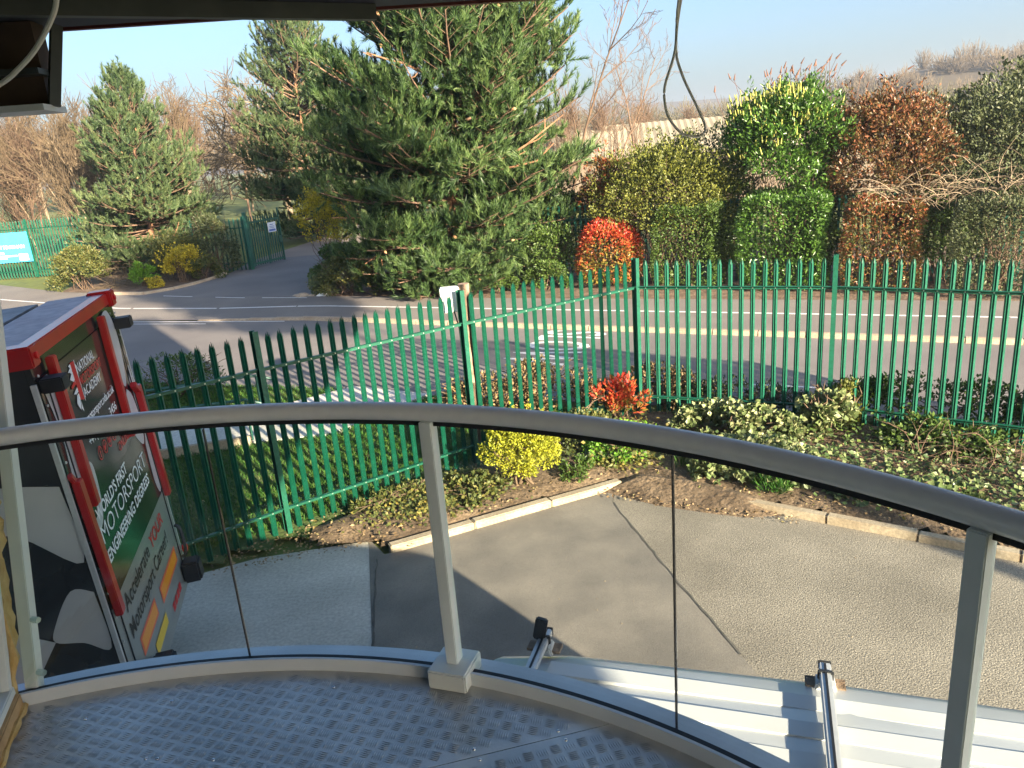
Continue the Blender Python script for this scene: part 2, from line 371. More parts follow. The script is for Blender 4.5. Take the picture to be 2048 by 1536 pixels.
def needles(r, P, A, Ls, npn, nl, wd):
    m = len(P); i = np.repeat(np.arange(m), npn); k = len(i)
    u = r.uniform(0, 1, k); a = A[i]; pr = nrm(np.cross(a, rdir(r, k)))
    d = nrm(a * r.uniform(.75, 1.2, k)[:, None] + pr * r.uniform(.35, .85, k)[:, None] + np.array([0, 0, .08]))
    b = P[i] + a * (Ls[i] * u)[:, None]; side = nrm(np.cross(d, rdir(r, k))) * wd
    ln = nl * r.uniform(.75, 1.15, k)
    V = np.stack([b - side, b + side, b + d * ln[:, None]], 1).reshape(-1, 3)
    return V, np.arange(3 * k).reshape(-1, 3), i
def pine(name, label, loc, h, rad, seed, prof, whorls, nb, m, npn=62, nl=.13, wd=.007, shoot=.34, trunk_r=.16, cones=0, lean=(0, 0), step=.24, low=.05, group=None, bare=0):
    r = np.random.default_rng(seed); t = thing(name, label, 'tree', loc, 0, group)
    zs = np.linspace(0, h, 14); wob = np.cumsum(r.normal(0, .018 * h / 14, (14, 2)), 0); wob[0] = 0
    tp = [Vector((wob[i, 0] + lean[0] * zs[i] / h, wob[i, 1] + lean[1] * zs[i] / h, zs[i])) for i in range(14)]
    MB().tube(tp, [trunk_r * (1 - .93 * i / 13) for i in range(14)], 9).build('trunk', M['bark_orange'], t, smooth=True)
    def tr(z): x = np.clip(z / h * 13, 0, 12.999); i = int(x); return np.array(tp[i].lerp(tp[i + 1], x - i))
    B0, B1, br0, br1, SP, SA = [], [], [], [], [], []
    cone_pts = []
    for wi in range(whorls):
        f = low + (.985 - low) * wi / (whorls - 1); z = f * h
        for j in range(nb):
            zz = z + r.uniform(-.02, .02) * h; az = r.uniform(0, 2 * math.pi)
            L = rad * prof(f) * r.uniform(.78, 1.03)
            el = R(-14 + 70 * f ** 1.2 + r.uniform(-9, 9)); p = tr(min(zz, h * .99)); pts = [p]
            ns = 6
            for q in range(ns):
                e = el + R(26) * (q / ns) ** 1.5
                azq = az + r.normal(0, .06)
                p = p + np.array([math.cos(azq) * math.cos(e), math.sin(azq) * math.cos(e), math.sin(e)]) * L / ns
                p[2] = max(p[2], .12); pts.append(p)
            rb = .012 + .010 * L
            for q in range(ns):
                B0.append(pts[q]); B1.append(pts[q + 1]); br0.append(rb * (1 - .7 * q / ns)); br1.append(rb * (1 - .7 * (q + 1) / ns))
            ax = nrm(pts[-1] - pts[-2]); SP.append(pts[-1]); SA.append(ax + np.array([0, 0, .4]))
            s = max(.22 * L, .15); side = 1
            while s < L:
                x = s / L * ns; i = min(int(x), ns - 1); q = pts[i] + (pts[i + 1] - pts[i]) * (x - i)
                a = nrm(pts[i + 1] - pts[i]); lat = nrm(np.cross(a, [0, 0, 1.])) * side; side = -side
                sl = (.28 + .34 * (L - s)) * r.uniform(.7, 1.2); sl = min(sl, 1.5)
                d = nrm(a * .75 + lat * .8 + np.array([0, 0, r.uniform(.02, .35)])); e = q + d * sl
                B0.append(q); B1.append(e); br0.append(.009); br1.append(.005)
                k = max(1, int(sl / .23))
                for w_ in range(k):
                    g = q + d * sl * (w_ + 1) / k
                    SP.append(g); SA.append(nrm(d * .5 + rdir(r, 1)[0] * .42 + np.array([0, 0, .85])))
                    if r.uniform() < .45: SP.append(g); SA.append(nrm(d * .3 + rdir(r, 1)[0] * .8 + np.array([0, 0, .35])))
                if cones and r.uniform() < .12: cone_pts.append(e)
                s += step * r.uniform(.7, 1.3)
    for q in range(3): SP.append(np.array(tp[-1]) - [0, 0, .15 * q]); SA.append(nrm(np.array([r.normal(0, .15), r.normal(0, .15), 1.])))
    V, Fc = tubes(B0, B1, np.array(br0), np.array(br1), 4); mk('branch', V, Fc, M['bark'], t)
    SP = np.array(SP); SA = nrm(np.array(SA)); Ls = shoot * r.uniform(.65, 1.25, len(SP))
    V, Fc, i = needles(r, SP, SA, Ls, npn, nl, wd)
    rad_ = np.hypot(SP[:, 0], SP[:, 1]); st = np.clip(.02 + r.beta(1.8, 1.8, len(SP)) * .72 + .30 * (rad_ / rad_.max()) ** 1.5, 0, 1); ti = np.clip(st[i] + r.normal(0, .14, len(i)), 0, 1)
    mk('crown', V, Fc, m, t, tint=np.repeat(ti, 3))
    if cones:
        r.shuffle(cone_pts); first = None
        for q in cone_pts[:cones]:
            if first is None:
                first = MB().tube([(0, 0, 0), (0, 0, .03), (0, 0, .07), (0, 0, .10)], [.012, .034, .026, .006], 7).build('cone', M['pine_cone'], t, smooth=True); o = first
            else: o = inst(first, t)
            o.location = q; o.rotation_euler = (r.uniform(1.2, 2.6), 0, r.uniform(0, 6.3)); o.scale = (1.3,) * 3
    # bare orange limbs that show between the needles
    for q in range(bare):
        a = R(-90 + r.uniform(-75, 75)); z = h * r.uniform(.12, .62); L = rad * prof(z / h) * .9
        p = tr(z) + np.array([math.cos(a), math.sin(a), 0]) * L * .35; d = np.array([math.cos(a), math.sin(a), .35])
        pts = [p]; 
        for k in range(4): d = nrm(d + r.normal(0, .16, 3)); pts.append(pts[-1] + d * L * .16)
        mb = MB().tube(pts, [.04, .034, .028, .022, .014], 6)
        for k in (1, 2, 3):
            e = nrm(d + r.normal(0, .8, 3)); mb.tube([pts[k], pts[k] + e * .35, pts[k] + e * .6 + np.array([0, 0, .08])], [.018, .014, .008], 5)
        mb.build('limb', M['bark_orange'], t, smooth=True)
    return t
M['pine_cone'] = mat('pine_cone', (.42, .22, .10), (.55, .33, .17), rough=.8, scale=30)
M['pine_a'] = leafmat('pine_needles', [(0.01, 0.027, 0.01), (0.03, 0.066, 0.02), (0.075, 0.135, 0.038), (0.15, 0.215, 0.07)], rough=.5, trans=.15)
M['pine_b'] = leafmat('blue_pine_needles', [(0.018, 0.04, 0.016), (0.05, 0.09, 0.035), (0.1, 0.145, 0.055), (0.17, 0.205, 0.08)], rough=.5, trans=.15)
M['laurel'] = leafmat('laurel_leaf', [(0.0322, 0.0804, 0.0129), (0.0591, 0.1395, 0.0193), (0.1073, 0.2039, 0.0322), (0.1824, 0.2682, 0.0536)], rough=.32, trans=.25, spec=.5)
M['photinia'] = leafmat('photinia_leaf', [(0.05, 0.085, 0.018), (0.11, 0.12, 0.03), (0.25, 0.085, 0.035), (0.4, 0.06, 0.035)], rough=.35, trans=.25, spec=.5)
M['photinia_brown'] = leafmat('photinia_bronze_leaf', [(0.045, 0.065, 0.017), (0.11, 0.085, 0.03), (0.22, 0.085, 0.038), (0.3, 0.105, 0.05)], rough=.4, trans=.2)
M['greygreen'] = leafmat('grey_green_leaf', [(0.0376, 0.0536, 0.0215), (0.0751, 0.0966, 0.0376), (0.118, 0.1341, 0.0591), (0.1717, 0.177, 0.0858)], rough=.5, trans=.2)
M['midgreen'] = leafmat('mid_green_leaf', [(0.0322, 0.0644, 0.0129), (0.0644, 0.118, 0.0215), (0.1073, 0.1717, 0.0322), (0.1717, 0.2146, 0.0483)], rough=.45, trans=.25)
M['yellowgreen'] = leafmat('yellow_green_leaf', [(0.0536, 0.0751, 0.0161), (0.1288, 0.1502, 0.0268), (0.2146, 0.2253, 0.0376), (0.3004, 0.279, 0.0536)], rough=.5, trans=.25)
M['olive'] = leafmat('olive_leaf', [(0.0429, 0.0644, 0.0172), (0.0966, 0.118, 0.0322), (0.1717, 0.161, 0.0429), (0.3219, 0.2361, 0.0536)], rough=.5, trans=.2)
M['yellow_flower'] = leafmat('yellow_flower', [(0.224, 0.224, 0.0336), (0.4704, 0.3808, 0.0336), (0.6944, 0.5376, 0.0392), (0.8064, 0.616, 0.0448)], rough=.6, trans=.25)
M['golden'] = leafmat('golden_leaf', [(0.1792, 0.2128, 0.0224), (0.3696, 0.3808, 0.0336), (0.56, 0.5152, 0.0448), (0.6496, 0.5824, 0.0672)], rough=.5, trans=.3)
M['bright'] = leafmat('bright_green_leaf', [(0.1015, 0.232, 0.0217), (0.174, 0.348, 0.029), (0.261, 0.435, 0.0435)], rough=.45, trans=.3)
M['ivy'] = leafmat('variegated_ivy_leaf', [(0.04, 0.08, 0.025), (0.09, 0.14, 0.045), (0.2, 0.24, 0.1), (0.44, 0.43, 0.23)], rough=.4, trans=.2)
M['ivy_cream'] = leafmat('cream_ivy_leaf', [(.06, .10, .03), (.15, .20, .075), (.36, .37, .19), (.60, .57, .34)], rough=.4, trans=.2)
M['deadhedge'] = leafmat('brown_hedge_leaf', [(0.0725, 0.0725, 0.029), (0.174, 0.1232, 0.058), (0.348, 0.232, 0.1087), (0.522, 0.377, 0.1885)], rough=.7, trans=.1)
M['redleaf'] = leafmat('young_red_leaf', [(0.13, 0.19, 0.03), (0.26, 0.19, 0.04), (0.48, 0.085, 0.035), (0.58, 0.055, 0.035)], rough=.35, trans=.3)
M['grassblade'] = leafmat('grass_blade', [(0.018, 0.075, 0.008), (0.04, 0.13, 0.014), (0.08, 0.175, 0.025), (0.16, 0.2, 0.05)], rough=.6, trans=.3)
M['spike'] = leafmat('dry_flower_spike', [(0.112, 0.0616, 0.0448), (0.1904, 0.1008, 0.0672)], rough=.9, trans=0)
M['flowerspike'] = leafmat('laurel_flower_spike', [(0.336, 0.3584, 0.0784), (0.5376, 0.5152, 0.1344)], rough=.6, trans=.2)


# ================================================================== THE SETTING
def sheet(name, poly, z, m, sub=0):
    V = [(p[0], p[1], z if len(p) < 3 else p[2]) for p in poly]
    return struct(mk(name, np.array(V), [tuple(range(len(V)))], m))
def disc(name, r, z, m, n=96):
    return struct(mk(name, np.array([(r * math.cos(2 * math.pi * i / n), r * math.sin(2 * math.pi * i / n), z) for i in range(n)]), [tuple(range(n))], m))
disc('ground', 4000, -.05, M['grass_ground'])
def interp(pts, x): return float(np.interp(x, [p[0] for p in pts], [p[1] for p in pts]))
NEAR = [(-60, 37.5), (-3.3, 14.0), (4.6, 10.9), (12, 7.0), (40, -8)]
KERB = [(-60, 46), (-11.75, 23.3), (-5.47, 21.1), (-.18, 18.34), (9.36, 13.51), (40, -2.0)]
LINE = [(-60, 62), (-19.55, 30.0), (-12.84, 25.6), (-6.2, 23.0), (10.37, 15.05), (40, .2)]
FAR = [(-60, 65), (-17.5, 30.7), (-5.0, 24.0), (-.3, 21.7), (11.4, 16.4), (40, 1.9)]
xs = [-60, -40, -30, -24, -19.55, -17.5, -15, -12.84, -11.75, -9, -6.2, -5.47, -5, -3.3, -1.5, -.18, 2, 4.6, 7, 9.36, 11.4, 14, 20, 30, 40]
def pz(x): return float(np.interp(x, [-60, -9, -5.2, 40], [.012, .012, .10, .10]))   # the path ramps down at the side road
V = []; Fc = []
for x in xs: V += [(x, interp(NEAR, x), 0), (x, interp(KERB, x), 0)]
Fc = [(2 * i, 2 * i + 2, 2 * i + 3, 2 * i + 1) for i in range(len(xs) - 1)]
struct(mk('road', np.array(V), Fc, M['road']))
V = []
for x in xs: V += [(x, interp(KERB, x) + float(np.interp(x, [-9.2, -8.9], [-.02, .13])), pz(x)), (x, interp(FAR, x), pz(x))]
struct(mk('footpath', np.array(V), Fc, M['path']))
# far kerb: one stone after another
far_kerb = struct(thing('far_kerb', None, None)); 
def stone(parent, a, b, wd, z0, z1, m, gap=.008):
    a, b = Vector((*a, 0)), Vector((*b, 0)); d = (b - a); L = d.length - gap; d.normalize(); rz = math.atan2(d.y, d.x)
    o = MB().box((0, 0, 0), (L, wd, z1 - z0)).build('kerb_stone', m, parent, bevel=.012)
    c = (a + b) / 2; o.location = (c.x, c.y, (z0 + z1) / 2); o.rotation_euler = (0, 0, rz); return o
x = -9.04
while x < 13.5:
    x2 = x + .84; top = pz(x + .4) + .006
    stone(far_kerb, (x, interp(KERB, x) + .065), (x2, interp(KERB, x2) + .065), .13, -.1, top, M['kerb']); x = x2
# painted lines
def ribbon(name, fn, x0, x1, wd, zf, m, step=.5):
    V = []; n = max(2, int((x1 - x0) / step))
    for i in range(n + 1):
        x = x0 + (x1 - x0) * i / n; y = fn(x); V += [(x, y - wd / 2, zf(x)), (x, y + wd / 2, zf(x))]
    return struct(mk(name, np.array(V), [(2 * i, 2 * i + 2, 2 * i + 3, 2 * i + 1) for i in range(n)], m))
for a, b in ((-60, -20), (-19.9, -12.4), (-12.3, -9.1), (-9.0, -6.3), (-6.25, -1.0), (-.9, 2.9), (3.2, 7.4), (7.45, 10.1), (10.2, 30)):
    ribbon('painted_line', lambda x: interp(LINE, x), a, b, .13, lambda x: pz(x) + .005, M['paint'])
ribbon('painted_line', lambda x: interp(KERB, x) - .12, -12.5, -6.2, .07, lambda x: .004, M['paint'])
ribbon('painted_line', lambda x: interp(KERB, x) - .42, -12.5, -8.6, .06, lambda x: .004, M['paint'])
for a, b in ((-12.2, -10.9), (-9.9, -8.7), (-8.0, -6.3)):
    ribbon('painted_line', lambda x: interp(FAR, x) - .28, a, b, .08, lambda x: pz(x) + .008, M['paint'])
ribbon('painted_line', lambda x: 12.55 - .46 * (x - 3.9), 3.9, 5.0, .07, lambda x: .004, M['paint'])
# SLOW, elongated along the road, read by drivers heading right
def text_mesh(s, bold=0.0, spacing=1.0):
    cu = bpy.data.curves.new('t', 'FONT'); cu.body = s; cu.size = 1; cu.offset = bold; cu.space_character = spacing
    cu.resolution_u = 3
    o = bpy.data.objects.new('t', cu); C.objects.link(o); dg = bpy.context.evaluated_depsgraph_get()
    me = bpy.data.meshes.new_from_object(o.evaluated_get(dg)); C.objects.unlink(o); bpy.data.objects.remove(o)
    V = np.array([v.co[:] for v in me.vertices]); Fc = [tuple(p.vertices) for p in me.polygons]; bpy.data.meshes.remove(me)
    return V, Fc
def text_fit(s, width, height=None, bold=0.0, spacing=1.0):
    """flat letters: x from 0 to width, y from 0"""
    V, Fc = text_mesh(s, bold, spacing); V[:, 0] -= V[:, 0].min(); V[:, 1] -= min(0, V[:, 1].min()) * 0
    k = width / V[:, 0].max(); caph = V[:, 1].max(); V[:, 0] *= k; V[:, 1] *= (k if height is None else height / caph); return V, Fc
V, Fc = text_fit('SLOW', 2.75, 1.45, bold=.012)
V2 = np.zeros_like(V); rd = np.array([.894, -.447]); ac = np.array([-.447, -.894])
V2[:, :2] = np.array([1.0, 17.62]) + V[:, 1:2] * rd + V[:, 0:1] * ac * 1.0; V2[:, 2] = .005
struct(mk('road_lettering', V2, Fc, M['paint'], None), 'white elongated road lettering reading SLOW')
# side road through the gate, yard behind it
sheet('side_road', [(-13.6, 28.05), (-5.2, 24.0), (-6.9, 27.2), (-7.7, 30.5), (-7.9, 36.5), (-11.6, 36.5), (-11.4, 32.6), (-12.0, 30.2)], .0155, M['road'])
sheet('yard', [(-11.6, 36.5), (-7.9, 36.5), (-6.3, 47), (-4, 56), (-9.6, 58), (-9.8, 46), (-10.8, 41)], .012, M['dusty'])
side_kerb = struct(thing('side_kerb', None, None))
pk = [(-14.6, 28.9), (-13.2, 28.3), (-12.4, 29.0), (-11.9, 30.0), (-11.6, 31.1), (-11.5, 32.2)]
for a, b in zip(pk[:-1], pk[1:]): stone(side_kerb, a, b, .14, -.1, .11, M['kerb'])
# soil under the far planting
sheet('planting_soil', [(-5.6, 24.35), (-.3, 21.76), (11.4, 16.46), (30, 6.9), (33, 14), (13, 26), (2, 30), (-7.5, 31)], -.012, M['soil'])
sheet('planting_soil', [(-17.6, 30.85), (-13.3, 28.4), (-12.2, 29.6), (-11.7, 32), (-12, 36.5), (-19, 36.5)], .004, M['soil'])
# car park
sheet('concrete_pad', [(-12, 9.6), (-12, -3), (-.6, -3), (-1.42, 5.83), (-1.78, 7.95), (-3.0, 7.75), (-6, 6.4), (-9, 7)], .0, M['concrete'])
sheet('asphalt_bay', [(-1.42, 5.83), (-.6, -3), (3.4, -3), (1.75, 5.3), (1.10, 8.43), (1.15, 8.75), (-1.55, 7.60), (-1.85, 8.1), (-1.78, 7.95)], .004, M['asphalt_new'])
sheet('car_park', [(3.4, -3), (40, -14), (40, -9), (14, 1.0), (4.75, 6.45), (2.63, 8.0), (1.2, 8.9), (1.10, 8.43), (1.75, 5.3)], .002, M['asphalt_old'])
# seam between the two surfaces, filled with tar
def crack(name, pts, wd, z, m, seed):
    r = np.random.default_rng(seed); V = []; P = []
    for a, b in zip(pts[:-1], pts[1:]):
        for k in range(14): P.append(np.array(a) + (np.array(b) - np.array(a)) * k / 14)
    for i, p in enumerate(P):
        d = np.array(pts[-1]) - np.array(pts[0]); n = np.array([-d[1], d[0]]) / np.linalg.norm(d); j = r.normal(0, .006); ww = wd * r.uniform(.3, 1.2)
        V += [(*(p + n * (j - ww)), z), (*(p + n * (j + ww)), z)]
    return struct(mk(name, np.array(V), [(2 * i, 2 * i + 2, 2 * i + 3, 2 * i + 1) for i in range(len(P) - 1)], m))
M['tar'] = mat('tar_seam', (.07, .063, .056), (.12, .105, .09), rough=.9, scale=9)
crack('tar_seam', [(1.10, 8.43), (1.36, 7.1), (1.75, 5.3)], .011, .009, M['tar'], 3)
crack('tar_seam', [(-1.62, 7.5), (-1.42, 5.83), (-1.1, 2.5)], .012, .009, M['tar'], 4)
# kerb in front of the bed
near_kerb = struct(thing('near_kerb', None, None))
def kerbrun(a, b, n):
    for i in range(n):
        p = [a[k] + (b[k] - a[k]) * i / n for k in (0, 1)]; q = [a[k] + (b[k] - a[k]) * (i + 1) / n for k in (0, 1)]
        stone(near_kerb, p, q, .12, -.05, .088 + .008 * math.sin(i * 2.1), M['kerb'])
kerbrun((-1.50, 7.66), (1.26, 8.90), 3); kerbrun((2.60, 8.07), (4.78, 6.52), 3); kerbrun((4.78, 6.52), (9, 3.6), 5)
# bed: lumpy soil between kerb and fence
def lumpy(name, poly, z0, amp, m, n=60, seed=1, fade=.35, e=.35):
    r = np.random.default_rng(seed); P = np.array(poly); lo, hi = P.min(0), P.max(0); st = (hi - lo).max() / n
    gx = np.arange(lo[0], hi[0] + st, st); gy = np.arange(lo[1], hi[1] + st, st); X_, Y_ = np.meshgrid(gx, gy, indexing='ij')
    def sd(px, py):                      # distance to polygon, negative outside
        ins = np.zeros(px.shape, bool); d = np.full(px.shape, 1e9)
        for (x0, y0), (x1, y1) in zip(poly, poly[1:] + poly[:1]):
            c = ((y0 > py) != (y1 > py)) & (px < (x1 - x0) * (py - y0) / (y1 - y0 + 1e-12) + x0); ins ^= c
            t = np.clip(((px - x0) * (x1 - x0) + (py - y0) * (y1 - y0)) / ((x1 - x0) ** 2 + (y1 - y0) ** 2), 0, 1)
            d = np.minimum(d, np.hypot(px - x0 - t * (x1 - x0), py - y0 - t * (y1 - y0)))
        return np.where(ins, d, -d)
    D = sd(X_, Y_); Z = np.zeros_like(X_)
    for k in range(26):
        f = r.uniform(1.5, 9); a = r.uniform(0, 6.28); Z += np.sin(X_ * f * math.cos(a) + Y_ * f * math.sin(a) + r.uniform(0, 6.28)) / f
    Z = Z / 3 * amp + r.normal(0, amp * .08, Z.shape)
    Z = z0 * np.clip(D / fade + e, -.4, 1) + Z * np.clip(D / .15, .1, 1)
    keep = D > -st * .6; idx = -np.ones(X_.shape, int); idx[keep] = np.arange(keep.sum())
    V = np.stack([X_[keep], Y_[keep], Z[keep]], 1); q = np.stack([idx[:-1, :-1], idx[1:, :-1], idx[1:, 1:], idx[:-1, 1:]], -1).reshape(-1, 4)
    q = q[(q >= 0).all(1)]
    return struct(mk(name, V, q, m, smooth=True))
BED = [(-2.6, 8.25), (-2.3, 7.82), (-1.75, 7.90), (-1.52, 7.72), (1.24, 8.96), (1.75, 8.55), (2.62, 8.13), (4.8, 6.58), (9, 3.66), (11, 5.6), (6.7, 8.85), (4.5, 10.45), (1.95, 11.5)]
lumpy('flower_bed', BED, .12, .05, M['soil'], 110, 5)
lumpy('soil_spill', [(.95, 8.72), (1.6, 8.2), (2.5, 7.72), (3.0, 7.7), (3.0, 8.2), (2.3, 9.0), (1.4, 9.4), (1.15, 9.1)], .15, .03, M['soil'], 100, 6, fade=.45, e=-.10)
lumpy('lawn', [(-9, 4.6), (-2.1, 8.45), (1.95, 11.55), (4.5, 10.5), (6.8, 8.9), (11, 5.7), (12, 6.9), (4.6, 10.8), (-1.2, 13.1), (-3.3, 13.9), (-12, 17.4), (-14, 12)], .06, .04, M['lawn'], 110, 7, fade=.3)

# concrete ramp beside the lawn with green handrails
ramp = thing('access_ramp', 'pale concrete access ramp with green handrails behind the left fence', 'ramp', (0, 0, 0))
V = [(-3.0, 14.0, .05), (-1.5, 13.15, .05), (-2.9, 11.45, .10), (-4.1, 11.35, .17), (-5.6, 11.0, .24), (-8.0, 10.2, .30), (-8.3, 11.6, .30), (-6.1, 12.35, .26), (-4.4, 13.0, .16)]
MB().extrude([(v[0], v[1]) for v in V], -.04, .085).build('slab', M['concrete_pale'] if 'concrete_pale' in M else M['concrete'], ramp)
mb = MB(); mb.beam((-4.1, 11.30, .13), (-8.0, 10.14, .19), .09, .16); mb.build('edging', M['kerb'], ramp, bevel=.01)
mb = MB(); mb.beam((-4.3, 13.05, .13), (-8.3, 11.66, .19), .09, .16); mb.build('edging', M['kerb'], ramp, bevel=.01)
for (a, b) in (((-4.15, 11.45), (-8.0, 10.3)), ((-4.4, 12.85), (-8.2, 11.5))):
    A_, B_ = Vector((*a, .75)), Vector((*b, .85))
    MB().tube([A_ + Vector((.25, .1, -.12)), A_, B_], .024, 8).build('handrail', M['dark_green_paint'], ramp, smooth=True)
    for k in range(4):
        p = A_.lerp(B_, k / 3); MB().tube([(p.x, p.y, 0.0), (p.x, p.y, p.z)], .022, 8).build('post', M['dark_green_paint'], ramp, smooth=True)

# hills and far woods
def hill(name, pts, seed):
    """ridge: list of (x, y, height, half depth)"""
    V = []; Fc = []; n = len(pts); k = 9
    for (x, y, h, dpt) in pts:
        for j in range(k):
            t = -1 + 2 * j / (k - 1); V.append((x + .25 * t * dpt, y + t * dpt, -.3 + h * (.5 + .5 * math.cos(math.pi * t)) ))
    for i in range(n - 1):
        for j in range(k - 1): Fc.append((i * k + j, (i + 1) * k + j, (i + 1) * k + j + 1, i * k + j + 1))
    return struct(mk(name, np.array(V), Fc, M['hill_soil'], smooth=True))
M['hill_soil'] = mat('wooded_hillside', (.06, .048, .03), (.09, .07, .04), rough=1, scale=.05)
hill('hill', [(50, 250, 1, 60), (85, 245, 9, 70), (120, 235, 16, 80), (170, 225, 20.5, 90), (240, 200, 22.5, 90), (330, 150, 23, 90), (420, 60, 20, 80)], 1)
hill('far_ridge', [(-420, 700, 10, 160), (-250, 760, 16, 160), (-60, 800, 24, 170), (120, 780, 34, 170), (300, 740, 30, 170), (520, 640, 30, 160)], 2)
def wood(name, label, spots, m, seed, tw=170, th=.05):
    """far-off bare wood that reads as one mass: rounded crowns of fine twigs"""
    r = np.random.default_rng(seed); A = []; B = []; ra = []
    for (x, y, z, h, rad) in spots:
        base = np.array([x, y, z]); A.append(base[None]); B.append((base + [0, 0, h * .55])[None]); ra.append(np.array([th * 2.4]))
        k = tw; d = rdir(r, k); d[:, 2] = np.abs(d[:, 2]) * .95 + .1; d = nrm(d)
        st = base + np.array([0, 0, h * .42]) + d * np.array([rad, rad, h * .5]) * r.uniform(.0, .75, k)[:, None]
        en = st + nrm(d + rdir(r, k) * .45) * np.array([rad, rad, h * .5]) * r.uniform(.22, .42, k)[:, None]
        A.append(st); B.append(en); ra.append(np.full(k, th) * r.uniform(.5, 1, k))
    V, Fc = tubes(np.concatenate(A), np.concatenate(B), np.concatenate(ra), np.concatenate(ra) * .35, 3)
    o = mk(name, V, Fc, m); return tag(o, label, 'wood', kind='stuff')
r = np.random.default_rng(11)
sp = []
for i in range(230):
    t = r.uniform(0, 1); x = 62 + 300 * t; d = r.uniform(-.85, .15)
    yy = np.interp(x, [60, 85, 120, 170, 240, 330, 420], [250, 245, 235, 225, 200, 150, 60]); hh = np.interp(x, [60, 85, 120, 170, 240, 330], [0, 6, 13, 17, 19, 20])
    sp.append((x, yy + d * 70, hh * (.5 + .5 * math.cos(math.pi * d * .85)) - 4, r.uniform(10, 15), r.uniform(3.6, 5.4)))
M['far_twig'] = mat('far_twig', (.085, .066, .042), (.13, .10, .06), rough=1, scale=.06)
M['far_twig2'] = mat('far_twig_green', (.08, .073, .044), (.12, .105, .06), rough=1, scale=.05)
wood('hillside_wood', 'hazy brown bare wood covering the hill at the right', sp, M['far_twig'], 3, tw=330, th=.11)
sp = [(r.uniform(-30, 75), r.uniform(120, 200), 0, r.uniform(7, 12), r.uniform(4, 7)) for i in range(110)]
wood('valley_wood', 'low hazy bare trees in the valley beyond the shed roof', sp, M['far_twig2'], 4, tw=240, th=.08)
sp = [(r.uniform(-170, -20), r.uniform(105, 190), 0, r.uniform(9, 15), r.uniform(4, 7)) for i in range(120)]
wood('park_wood', 'distant brown bare wood beyond the park lawn at the left', sp, M['far_twig'], 5, tw=240, th=.08)
sp = [(r.uniform(-500, 560), r.uniform(600, 700), r.uniform(4, 14), r.uniform(14, 22), r.uniform(10, 18)) for i in range(160)]
wood('skyline_wood', 'faint blue-grey wood along the far skyline', sp, M['far_twig2'], 6, tw=120, th=.32)
# bushes of the middle distance

# ================================================================== BUILDING AND BALCONY
BC = Vector((-1.2, -.07, 0)); DZ = 2.325
def arc(rad, a0, a1, n, z): return [(BC.x + rad * math.cos(R(a0 + (a1 - a0) * i / n)), BC.y + rad * math.sin(R(a0 + (a1 - a0) * i / n)), z) for i in range(n + 1)]
bld = thing('building', 'dark overhanging upper storey with maroon-edged soffit above the balcony', 'building', (0, 0, 0))
FR = [(-9, 2.75), (-1.66, 3.30), (.26, 3.475), (2.25, 3.62), (5.15, -4.0), (9.3, -16), (-9, -16)]
MB().extrude(FR, 4.83, 7.2).build('upper_wall', M['render_wall'], bld)
MB().extrude([(-9.02, 2.70), (2.22, 3.56), (5.1, -4.0), (9.2, -15.9), (-9, -15.9)], 4.755, 4.827).build('soffit', M['soffit'], bld)
mb = MB(); mb.beam((-9, 2.74, 4.79), (2.27, 3.63, 4.79), .03, .078); mb.beam((2.27, 3.63, 4.79), (5.17, -4, 4.79), .03, .078)
mb.build('fascia', M['fascia'], bld)
for a, b in (((-3.0, 1.80), (-.42, 3.30)), ((-1.9, 1.35), (.95, 3.35)), ((-.6, 1.2), (1.75, 3.45))):
    mb = MB(); mb.beam((*a, 4.725), (*b, 4.725), .045, .055); mb.build('purlin', M['purlin'], bld)
MB().extrude([(-9, -3.2), (-1.9, -3.2), (-1.9, -9), (-9, -9)], -.05, 4.8).build('lower_wall', M['render_wall'], bld)
MB().extrude([(-1.9, -3.2), (1.6, -3.2), (1.6, -9), (-1.9, -9)], -.05, 4.8).build('lower_wall', M['render_wall'], bld)
# raked opening at the left: header box, post, foam, frame
hd = MB(); hd.beam((-4.2, 2.86, 4.60), (-1.63, 3.12, 4.60), .10, .30); hd.build('header', M['ply_dark'], bld)
mb = MB(); mb.beam((-4.2, 2.80, 4.453), (-1.615, 3.085, 4.453), .20, .022); mb.build('header_sill', M['trim_white'], bld)
mb = MB(); mb.beam((-2.2, 2.98, 4.575), (-1.60, 3.05, 4.575), .13, .02); mb.beam((-1.61, 3.07, 4.46), (-1.565, 3.13, 4.74), .018, .04); mb.build('bracket', M['purlin'], bld)
mb = MB(); mb.beam((-1.86, 3.02, 4.58), (-1.80, 3.06, 4.76), .09, .02); mb.build('offcut', M['trim_white'], bld)

deck = thing('balcony_deck', 'curved balcony floor of worn aluminium tread plate', 'floor', (0, 0, 0))
# two plates split along a straight seam
SA_, SB_ = Vector((-.521, 1.953)), Vector((.119, 2.092)); sdv = (SB_ - SA_).normalized(); sn = Vector((-sdv.y, sdv.x))
edge = [Vector(p[:2]) for p in arc(2.72, 8, 122, 60, 0)] + [Vector((-2.62, 1.6)), Vector((-2.62, -3.2)), Vector((1.5, -3.2))]
def clip(poly, p, n):
    out = []
    for i in range(len(poly)):
        a, b = poly[i], poly[(i + 1) % len(poly)]; da, db = (a - p).dot(n), (b - p).dot(n)
        if da >= 0: out.append(a)
        if da * db < 0: out.append(a + (b - a) * (da / (da - db)))
    return out
MB().extrude(clip(edge, SA_ + sn * .0016, sn), DZ - .012, DZ).build('plate', M['deck'], deck)
MB().extrude(clip(edge, SA_ - sn * .0016, -sn), DZ - .012, DZ).build('plate', M['deck'], deck)
MB().extrude([tuple(p) for p in edge], DZ - .10, DZ - .013).build('frame', M['black_plastic'], deck)
